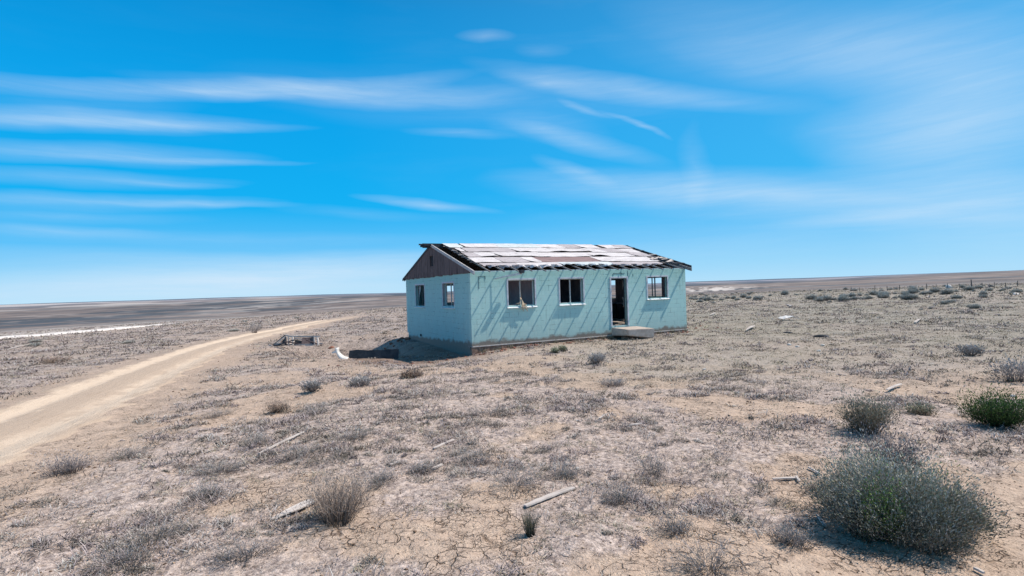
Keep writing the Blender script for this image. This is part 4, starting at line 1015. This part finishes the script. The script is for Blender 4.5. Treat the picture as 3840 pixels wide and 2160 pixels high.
for i in range(46):
    a = rnd.uniform(.1, HL - .1) if i > 14 else rnd.uniform(-.1, 2.6); b = -rnd.uniform(.06, .55) * (1 if i > 14 else 1.3); x, y = hw(a, b); z = gz(x, y)
    if 6.35 < a < 7.8: continue
    rock('rubble_chunk', (x, y, z + .01), rnd.uniform(.03, .085), MT['brick'], 'red brown rubble chunk lying along the foot of the front wall', 'rubble', 'rubble along the front wall', i)
for i, (a, b, s) in enumerate(((-.15, 8.6, .16), (-.5, 8.9, .13), (-.85, 9.2, .12), (-.25, 9.3, .14), (-1.2, 9.0, .09), (-.5, 8.3, .10), (-.9, 8.4, .08))):
    x, y = hw(a, b); rock('brick_chunk', (x, y, gz(x, y) + s * .3), s, MT['brick'], 'dark red broken chunk by the far corner of the gable wall', 'rubble', 'broken chunks by the far gable corner', 60 + i)
for i in range(14):
    a, b = rnd.uniform(-5.2, -.2), rnd.uniform(-.2, 1.1); x, y = hw(a, b); rock('dark_chunk', (x, y, gz(x, y) + .01), rnd.uniform(.03, .08), MT['brick'], 'small dark chunk at the near rim of the hollow beside the gable', 'rubble', 'dark chunks along the rim of the hollow', 320 + i)
for i in range(16):
    a, b = rnd.uniform(11.3, 14), rnd.uniform(-.5, 4); x, y = hw(a, b); rock('red_stone', (x, y, gz(x, y)), rnd.uniform(.04, .1), MT['brick'], 'small reddish stone on the bare soil right of the house', 'stone', 'reddish stones right of the house', 90 + i)

for i in range(15):
    a = [.4, .9, 1.5, 2.3, 2.9, 3.6, 4.6, 5.2, 5.9, 6.2, 7.95, 8.3, 9.0, 9.8, 10.5][i]; x, y = hw(a, -rnd.uniform(.10, .35))
    shrub('weed', (x, y, gz(x, y) - .01), rnd.uniform(.06, .12), rnd.uniform(.06, .14), 26, .012, [(.34, .30, .22), (.26, .22, .17)], [(.26, .25, .15), (.34, .29, .20)], 2, .035, 700 + i,
          'dry little weed rooted at the foot of the front wall', group='weeds at the foot of the front wall', spread=1.1, subs=1, cat='weed')
# dark low panel and curled strip in line with the shadow
def two(px1, py1, px2, py2): return at(px1, py1), at(px2, py2)
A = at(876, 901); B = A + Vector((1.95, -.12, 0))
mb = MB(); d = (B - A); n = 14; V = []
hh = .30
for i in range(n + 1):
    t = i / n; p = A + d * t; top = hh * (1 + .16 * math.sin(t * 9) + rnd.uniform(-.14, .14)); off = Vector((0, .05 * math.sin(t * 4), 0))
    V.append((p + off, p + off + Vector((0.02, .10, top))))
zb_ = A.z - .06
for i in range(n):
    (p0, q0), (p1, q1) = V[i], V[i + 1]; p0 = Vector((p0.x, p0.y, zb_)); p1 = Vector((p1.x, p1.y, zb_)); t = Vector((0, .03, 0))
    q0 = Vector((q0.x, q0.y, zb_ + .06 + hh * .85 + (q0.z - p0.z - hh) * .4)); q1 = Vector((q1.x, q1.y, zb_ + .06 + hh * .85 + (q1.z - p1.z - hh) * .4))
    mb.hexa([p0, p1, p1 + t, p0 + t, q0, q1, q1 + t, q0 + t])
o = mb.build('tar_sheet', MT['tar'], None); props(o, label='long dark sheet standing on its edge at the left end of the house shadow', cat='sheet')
c0 = at(868, 903); sc_ = math.hypot(c0.x, c0.y) / 1342.0
def up(px, py): return (c0.x + (px - 868) * sc_, c0.y + (px - 868) * .002, c0.z + (903 - py + (px - 868) * -.0314) * sc_)
mb = MB(); path = [up(874, 903), up(862, 901), up(856, 895), up(851, 886), up(850, 876)]; k = 0
pts = []
for i in range(13):
    t = i / 12 * (len(path) - 1); j = min(int(t), len(path) - 2); f = t - j; pts.append(Vector(path[j]) * (1 - f) + Vector(path[j + 1]) * f)
for i, q in enumerate(pts):
    w = .05 + .02 * math.sin(i * .5); tdir = (pts[min(i + 1, 12)] - pts[max(i - 1, 0)]).normalized(); s = tdir.cross(Vector((0, 1, 0))).normalized()
    mb.v += [tuple(q + s * w + Vector((0, -.06, 0))), tuple(q - s * w * .5 + Vector((0, 0, 0))), tuple(q - s * w + Vector((0, .14, .0)))]
for i in range(12):
    for j in (0, 1): mb.f.append([3 * i + j, 3 * i + 1 + j, 3 * i + 4 + j, 3 * i + 3 + j])
o = mb.build('metal_strip', MT['sheetmetal'], None, smooth=True, fix=False); md = o.modifiers.new('Solidify', 'SOLIDIFY'); md.thickness = .02
props(o, label='curled white strip rising from the ground at the end of the dark sheet', cat='strip')
mb = MB(); mb.hexa([up(838, 888), up(850, 885), up(850, 887), up(838, 889.5), up(838, 886.5), up(850, 880), Vector(up(850, 882)) + Vector((0, .1, 0)), Vector(up(838, 887)) + Vector((0, .1, 0))])
o = mb.build('metal_scrap', MT['sheetmetal'], None); props(o, label='small bent white scrap left of the curled strip', cat='scrap')

# collapsed lumber frame left of the house
fa, fb = at(686, 873), at(795, 871); s_ = fa.length / 1342.0; ux = Vector((1, 0, 0)); dp_ = Vector((-ux.y, ux.x, 0))
fr = empty('lumber_frame', tuple(fa), 0, label='collapsed grey lumber frame with a pointed left end lying beside the dirt road', cat='wooden frame')
def fpnt(px, py, dd=0): v = ux * ((px - 686) * s_) + dp_ * dd * .5; return Vector((v.x, v.y, (872 - py + (px - 686) * -.0314) * s_ - dd * .05 + .05))
def beam(*a, w=.07, m='greywood', nm='beam'):
    for i in range(len(a) - 1):
        mb = MB(); mb.bar(a[i], a[i + 1], w, w, (0, -1, 0)); mb.build(nm, MT[m], fr, .004)
beam(fpnt(688, 870), fpnt(711, 847, .5), w=.06, m='darkwood', nm='rail'); beam(fpnt(711, 847, .5), fpnt(724, 850, .6), fpnt(790, 850, .6), w=.06, m='bleached', nm='rail')
beam(fpnt(696, 866, -.1), fpnt(712, 850, .4), w=.05, m='greywood', nm='brace'); beam(fpnt(690, 868), fpnt(716, 866), w=.06, m='greywood', nm='rail')
beam(fpnt(717, 868, -.1), fpnt(712, 851, .4), w=.07, m='darkwood', nm='post'); beam(fpnt(724, 871, -.1), fpnt(719, 851, .4), w=.05, m='greywood', nm='post')
beam(fpnt(735, 871, -.2), fpnt(729, 851, .4), w=.06, m='bleached', nm='post'); beam(fpnt(733, 855, .3), fpnt(760, 857, .5), w=.05, m='greywood', nm='brace')
beam(fpnt(780, 869, -.1), fpnt(774, 851, .4), w=.07, m='darkwood', nm='post'); beam(fpnt(784, 870, -.2), fpnt(778, 851, .4), w=.05, m='greywood', nm='post'); beam(fpnt(793, 871, -.2), fpnt(785, 852, .5), w=.07, m='bleached', nm='post')
beam(fpnt(762, 871, -.1), fpnt(781, 870, -.1), w=.06, m='bleached', nm='rail')
mb = MB(); mb.prism([fpnt(752, 868, .0), fpnt(776, 868, .0), fpnt(772, 852, .42), fpnt(750, 853, .42)], (0, .03, 0)); mb.build('panel', MT['gable'], fr)
mb = MB(); mb.prism([fpnt(700, 867, .05), fpnt(715, 866, .05), fpnt(711, 853, .42)], (0, .03, 0)); mb.build('panel', MT['gable'], fr)
for (x0, y0, x1, y1, m_) in ((690, 871, 745, 868, 'darkwood'), (716, 862, 757, 868, 'gable'), (738, 870, 800, 866, 'greywood'), (700, 870, 735, 858, 'darkwood'), (765, 858, 798, 871, 'gable'), (686, 872, 676, 869, 'greywood')):
    beam(fpnt(x0, y0, -.25), fpnt(x1, y1, .1), w=.05, m=m_, nm='broken_board')
mb = MB(); mb.prism([fpnt(733, 868, .3), fpnt(752, 868, .3), fpnt(750, 860, .5), fpnt(733, 858, .5)], (0, .03, 0)); mb.build('panel', MT['tar'], fr)  # dark sheet added for the shaded void between the boards

# little metal frame by the near corner
ca = at(1180, 893); mf = empty('broken_chair', tuple(ca), .3, label='small bent metal chair frame at the near corner of the house', cat='chair')
mb = MB(); mb.tube([(0, 0, .36), (.06, -.02, .18), (.10, -.03, 0)], .013, .013); mb.build('leg', MT['iron'], mf)
mb = MB(); mb.tube([(.25, .0, .24), (.24, .0, .1), (.22, -.05, -.02)], .013, .013); mb.build('leg', MT['iron'], mf)
mb = MB(); mb.tube([(.05, 0, .21), (.15, .0, .23), (.26, .0, .22)], .013, .013); mb.tube([(.09, -.02, .04), (.15, 0, .10), (.22, .0, .02)], .010, .010); mb.build('crossbar', MT['iron'], mf)

# ------------------------------------------------------------------ planks and sticks
def plank(x1, y1, x2, y2, w, th, label, mt='bleached', split=True, lift=.012, name='plank', cat='plank'):
    a, b = at(x1, y1), at(x2, y2); L_ = (b - a).length; n = 8; mb = MB(); r_ = random.Random(int(x1 * 7 + y1))
    d = (b - a).normalized(); rz = math.atan2(d.y, d.x)
    pts = []
    for i in range(n + 1):
        t = i / n; k = 1.0
        if split: k = min(1, (.15 + 1.6 * t) if w > .1 else (.7 + t)) * (1 if i < n else .8)
        e0 = w / 2 * k * (1 + r_.uniform(-.12, .12)); e1 = w / 2 * k * (1 + r_.uniform(-.12, .12)); x = L_ * t; z = .008 * math.sin(t * 3.1) * L_
        pts.append([(x, -e0, z), (x, e1, z), (x, e1, z + th), (x, -e0, z + th)])
    for i in range(n):
        k0 = len(mb.v)
    mb.v = [q for p in pts for q in p]; mb.f = [[0, 1, 2, 3], [4 * n + 3, 4 * n + 2, 4 * n + 1, 4 * n]]
    for i in range(n):
        for j in range(4): mb.f.append([4 * i + j, 4 * i + 4 + j, 4 * i + 4 + (j + 1) % 4, 4 * i + (j + 1) % 4])
    o = mb.build(name, MT[mt], None); pitch = math.asin(max(-1, min(1, d.z))); o.location = (a.x, a.y, max(a.z, 0 * a.z + a.z) + lift); o.rotation_euler = (r_.uniform(-.1, .1), -pitch, rz)
    return props(o, label=label, cat=cat)
plank(683, 1311, 792, 1262, .125, .012, 'widest bleached plank, tapering to a point, left of the leafless brown shrub')
plank(1321, 1278, 1442, 1231, .06, .014, 'long narrow bleached plank slanting across the soil, above the olive grass tuft')
plank(1091, 1131, 1141, 1109, .045, .012, 'short white plank piece lying uphill of the grey mats in mid foreground')
plank(652, 1145, 764, 1090, .028, .018, 'thin long pale stick lying in the grey scrub near the road', name='stick', cat='stick')
plank(1574, 1074, 1614, 1068, .04, .012, 'short pale board lying flat on the green tinged ground')
plank(1524, 1045, 1508, 1056, .03, .015, 'tiny pale stick above the short flat board', name='stick', cat='stick')
plank(2232, 988, 2266, 973, .06, .015, 'pale plank tilted on the ground behind the olive brown bush', lift=.05)
plank(1944, 1209, 2008, 1206, .03, .012, 'thin bleached board pointing at the left side of the largest sagebrush')
plank(2003, 1203, 2012, 1216, .02, .015, 'short stub lying across the end of the thin bleached board', name='stick', cat='stick')
plank(2034, 1180, 2062, 1196, .022, .015, 'pale twig behind the left side of the largest sagebrush', name='stick', cat='stick')
plank(2055, 1300, 2076, 1328, .022, .014, 'pale twig on the soil left of the largest sagebrush', name='stick', cat='stick')
plank(1876, 836, 1897, 824, .15, .025, 'white plank propped on the ground right of the house', lift=.08)
plank(2302, 815, 2315, 806, .10, .04, 'small pale board far out on the right hand plain', lift=.05)
plank(1090, 1183, 1112, 1172, .03, .015, 'short pale stick below the short white plank piece', name='stick', cat='stick')
plank(983, 1173, 1003, 1164, .035, .015, 'small pale chip between the thin stick and the short white plank', name='stick', cat='stick')
plank(16, 882, 68, 870, .12, .03, 'long pale board on the rough ground at the left edge', lift=.05)
plank(1660, 800, 1668, 798, .05, .03, 'small white scrap close to the house wall') if False else None
plank(1786, 796, 1799, 790, .12, .05, 'small white board beyond the reddish soil right of the house', lift=.06)
plank(1976, 767, 1990, 772, .12, .05, 'short bleached board lying before the far belt of sagebrush', lift=.04)
plank(2450, 1435, 2475, 1448, .02, .014, 'pale twig at the bottom right corner', name='stick', cat='stick')
# crumpled white sheet on the plain
q = at(1985, 806); mb = MB(); nx, ny = 10, 6
for j in range(ny):
    for i in range(nx):
        x = (i / (nx - 1) - .5) * .95; y = (j / (ny - 1) - .5) * .6; mb.v.append((x + rnd.uniform(-.03, .03), y, .05 + .16 * max(0, math.sin((i / (nx - 1)) * 2.6 + .3)) + rnd.uniform(-.02, .02) + .05 * j / ny))
for j in range(ny - 1):
    for i in range(nx - 1): mb.f.append([j * nx + i, j * nx + i + 1, (j + 1) * nx + i + 1, (j + 1) * nx + i])
o = mb.build('crumpled_sheet', MT['sheetmetal'], None, fix=False); o.location = (q.x, q.y, q.z); md = o.modifiers.new('Solidify', 'SOLIDIFY'); md.thickness = .015
props(o, label='crumpled white sheet lying on the plain right of the house', cat='sheet')
q = at(2386, 725); rock('white_boulder', (q.x, q.y, q.z + .2), .42, MT['rock'], 'white rounded boulder by the far fence', 'boulder', None, 5, (1.3, 1, .95))
q = at(2556, 741); rock('white_stone', (q.x, q.y, q.z + .05), .28, MT['rock'], 'white stone below the dark bush near the right edge', 'stone', None, 6, (1.3, 1, .6))
q = at(2492, 722); rock('dark_stump', (q.x, q.y, q.z + .1), .35, MT['post'], 'dark stump lying at the far fence', 'stump', None, 7, (1.3, .8, .8))
for i, (px, py) in enumerate(((2060, 884), (1986, 868), (2006, 873), (2070, 870), (2549, 998), (1772, 930), (1452, 1180), (1420, 1195))):
    q = at(px, py); rock('pale_pebble', (q.x, q.y, q.z + .01), .022 * max(1, math.hypot(q.x, q.y) / 6), MT['rock'], 'small pale stone lying on the scrubby ground', 'stone', 'small pale stones on the ground', 200 + i)
q = at(2068, 848); rock('dark_clod', (q.x, q.y, q.z + .02), .22, MT['tar'], 'flat dark lump on the plain right of the step', 'lump', None, 31, (1.5, .7, .35))
q = at(1980, 838) ; rock('dark_clod', (q.x, q.y, q.z + .02), .20, MT['tar'], 'smaller dark lump left of the flat one on the plain', 'lump', None, 33, (1.6, .6, .25))
q = at(728, 876) ; 
q = at(880, 884); rock('dark_clod', (q.x - .6, q.y - 1.0, gz(q.x - .6, q.y - 1.0) + .02), .14, MT['brick'], 'small dark red lump left of the curled strip', 'lump', None, 35, (1.5, .7, .6)) if False else None
q = at(834, 889 - 14); rock('red_lump', (q.x, q.y, q.z + .02), .13, MT['brick'], 'small dark red lump between the lumber frame and the curled strip', 'lump', None, 36, (1.6, .7, .6))

# far wire fence on the right
fx = [(2140, 717), (2163, 715), (2200, 716), (2232, 716), (2262, 715), (2290, 714), (2331, 713), (2354, 712), (2384, 712), (2414, 712), (2445, 711), (2471, 709), (2502, 708), (2530, 707), (2560, 707), (2590, 706)]
fpts = []
for px, py in fx:
    d = ray(px, py + 9); az_ = math.atan2(d.x, d.y); rr_ = 104.0; x, y = rr_ * math.sin(az_), rr_ * math.cos(az_); fpts.append((x, y, gz(x, y)))
f0 = fpts[0]; fe = empty('wire_fence', f0, 0, label='far wire fence of thin dark posts across the right hand plain', cat='fence')
for i, (x, y, z) in enumerate(fpts):
    h = [.8, .65, .9, .75][i % 4]; w = .16 if i == 10 else rnd.uniform(.07, .11); lx = rnd.uniform(-.1, .1)
    mb = MB(); mb.tube([(x - f0[0], y - f0[1], z - f0[2] - .1), (x - f0[0] + lx, y - f0[1], z - f0[2] + (h if i != 10 else 1.2))], w / 2, w / 2.4, 6); mb.build('fence_post', MT['post'], fe)
for hgt in (.3, .6):
    mb = MB(); mb.tube([(x - f0[0], y - f0[1], z - f0[2] + hgt) for x, y, z in fpts], .012, .012, 4); mb.build('wire', MT['iron'], fe)

# ------------------------------------------------------------------ light
lv = Vector((.7 * la[0] - .19 * na[0], .7 * la[1] - .19 * na[1], 1.0)).normalized()
sun = bpy.data.lights.new('sun', 'SUN'); sun.energy = 5.0; sun.angle = R(.55); sun.color = (1, .90, .79)
so = bpy.data.objects.new('sun', sun); C.objects.link(so); so.rotation_euler = lv.to_track_quat('Z', 'Y').to_euler(); so.location = (0, 0, 60)
w = bpy.data.worlds.new('World'); SC.world = w; w.use_nodes = True; nt = w.node_tree; L = nt.links; nt.nodes.clear()
out = nt.nodes.new('ShaderNodeOutputWorld'); bg = nt.nodes.new('ShaderNodeBackground'); L.new(bg.outputs[0], out.inputs[0])
sky = nt.nodes.new('ShaderNodeTexSky'); sky.sky_type = 'NISHITA'; sky.sun_disc = False
sky.sun_elevation = math.asin(lv.z); sky.sun_rotation = math.atan2(lv.x, lv.y); sky.altitude = 1500; sky.dust_density = .5; sky.ozone_density = 2.0
tc = nt.nodes.new('ShaderNodeTexCoord'); D = tc.outputs['Generated']; sp_ = nt.nodes.new('ShaderNodeSeparateXYZ'); L.new(D, sp_.inputs[0])
el = math_(nt, 'ARCSINE', sp_.outputs[2]); az = math_(nt, 'ARCTAN2', sp_.outputs[0], sp_.outputs[1])
skyn = mix(nt, 1.0, sky.outputs[0], (.085, .085, .085), 'MULTIPLY')
grad = ramp(nt, math_(nt, 'DIVIDE', el, 1.2, clamp=True), [(0, (.50, .78, .98)), (.03, (.30, .68, .98)), (.07, (.10, .54, .97)), (.125, (.0, .45, .93)), (.26, (.0, .375, .86)), (.40, (.0, .272, .68)), (.52, (.03, .14, .36)), (.68, (.07, .10, .17)), (1, (.07, .085, .13))])
rightg = mapr(nt, az, -.3, .85, 0, 1)
grad = mix(nt, math_(nt, 'MULTIPLY', rightg, .30), grad, (.20, .62, .98))
colr = mix(nt, .96, skyn, grad)
cv = nt.nodes.new('ShaderNodeCombineXYZ'); L.new(az, cv.inputs[0]); L.new(el, cv.inputs[1])
wn = nt.nodes.new('ShaderNodeTexNoise'); wn.inputs['Scale'].default_value = 3.0; wn.inputs['Detail'].default_value = 4
L.new(scalev(nt, cv.outputs[0], (1, 3, 1)), wn.inputs['Vector'])
wo = nt.nodes.new('ShaderNodeVectorMath'); wo.operation = 'MULTIPLY_ADD'; L.new(wn.outputs['Color'], wo.inputs[0]); wo.inputs[1].default_value = (.09, .034, 0); wo.inputs[2].default_value = (-.045, -.017, 0)
wa = nt.nodes.new('ShaderNodeVectorMath'); L.new(cv.outputs[0], wa.inputs[0]); L.new(wo.outputs[0], wa.inputs[1]); PV = wa.outputs[0]
ST = [(560, 225, 560, 15, 0, .42), (900, 236, 380, 17, 2, .30), (1600, 228, 330, 17, 6, .34), (1380, 215, 110, 10, 10, .20), (1150, 255, 420, 40, 2, .10),
      (230, 302, 430, 17, 3, .34), (420, 316, 330, 8, 2, .28), (170, 270, 300, 26, 0, .10), (240, 388, 400, 18, 2, .30), (480, 404, 260, 6, 1, .26), (200, 455, 360, 14, 2, .20), (420, 466, 140, 6, 3, .16),
      (220, 512, 420, 13, 1, .30), (520, 518, 180, 6, 1, .20), (160, 548, 320, 10, 1, .14), (150, 582, 240, 9, 2, .20), (560, 602, 500, 12, 1, .12), (220, 640, 480, 14, 1, .12),
      (1075, 516, 150, 8, 6, .36), (900, 540, 200, 9, 3, .10), (1160, 340, 110, 8, 3, .20), (1470, 360, 170, 16, 14, .26), (1370, 320, 120, 22, 5, .14), (1605, 312, 75, 4, 24, .30), (1480, 270, 60, 5, 18, .24), (1440, 432, 90, 11, 18, .22), (1222, 99, 60, 8, 2, .22), (1365, 134, 50, 8, 0, .10), (1740, 420, 30, 60, 0, .14),
      (640, 700, 620, 36, -2, .52), (300, 735, 500, 30, -2, .26), (800, 690, 400, 30, -3, .22), (1300, 640, 700, 30, -2, .10),
      (1950, 492, 640, 38, 1, .38), (1700, 480, 380, 26, 3, .20), (2200, 545, 260, 12, -6, .30), (2380, 330, 330, 70, -4, .30), (2480, 420, 380, 110, -3, .24), (2100, 110, 520, 60, 5, .24), (2400, 190, 330, 70, 9, .24), (1900, 150, 360, 40, 4, .12), (2250, 300, 260, 60, -3, .12), (2000, 600, 700, 70, -2, .14), (2500, 600, 300, 80, -2, .12)]
acc = None
for (px, py, hl, ht, tl, I) in ST:
    d = ray(px, py); a0 = math.atan2(d.x, d.y); e0 = math.asin(d.normalized().z)
    rr_ = 1342.0; ca_ = math.cos(a0)
    k_ = 1 / (1 + (math.tan(a0)) ** 2)
    mp = nt.nodes.new('ShaderNodeMapping'); mp.vector_type = 'TEXTURE'; mp.inputs['Location'].default_value = (a0, e0, 0)
    # local slope of a screen line in (azimuth, elevation)
    dd = ray(px + 40 * math.cos(R(tl)), py + 40 * math.sin(R(tl))); a1 = math.atan2(dd.x, dd.y); e1 = math.asin(dd.normalized().z)
    mp.inputs['Rotation'].default_value = (0, 0, math.atan2(e1 - e0, a1 - a0))
    mp.inputs['Scale'].default_value = (hl * math.hypot(a1 - a0, e1 - e0) / 40 * 1.4, ht / rr_ * ca_ * 2.0, 1)
    L.new(PV, mp.inputs['Vector']); gr = nt.nodes.new('ShaderNodeTexGradient'); gr.gradient_type = 'SPHERICAL'; L.new(mp.outputs[0], gr.inputs[0])
    acc = math_(nt, 'MULTIPLY', gr.outputs['Fac'], I * 1.15) if acc is None else math_(nt, 'MULTIPLY_ADD', gr.outputs['Fac'], I * 1.15, acc)
s1 = noise(nt, scalev(nt, PV, (4.5, 60, 1)), 1.0, 10, .70); s2 = noise(nt, scalev(nt, PV, (1.6, 9, 1)), 1.0, 6, .6, .4)
s1 = math_(nt, 'MULTIPLY_ADD', math_(nt, 'SUBTRACT', s1, .5), mapr(nt, az, .1, .6, 1, .6), .5)
cl = math_(nt, 'MULTIPLY', acc, mapr(nt, s1, .30, .70, .55, 1.10))
veil = math_(nt, 'MULTIPLY', mapr(nt, s2, .5, .8, 0, .14), mapr(nt, s1, .3, .7, .3, 1.2))
veil = math_(nt, 'MULTIPLY', veil, mapr(nt, az, -.3, .6, .12, 1.3))
cl = math_(nt, 'ADD', cl, veil, clamp=True)
cl = math_(nt, 'MULTIPLY', cl, mapr(nt, el, -.01, .01))
colr = mix(nt, math_(nt, 'MINIMUM', cl, .8), colr, (.66, .82, .97))
L.new(colr, bg.inputs[0]); bg.inputs[1].default_value = 1.0
SC.view_settings.view_transform = 'Standard'; SC.view_settings.look = 'None'; SC.view_settings.exposure = 0; SC.view_settings.gamma = 1
SC.render.engine = 'CYCLES'
try:
    SC.cycles.max_bounces = 6; SC.cycles.diffuse_bounces = 3
except Exception: pass
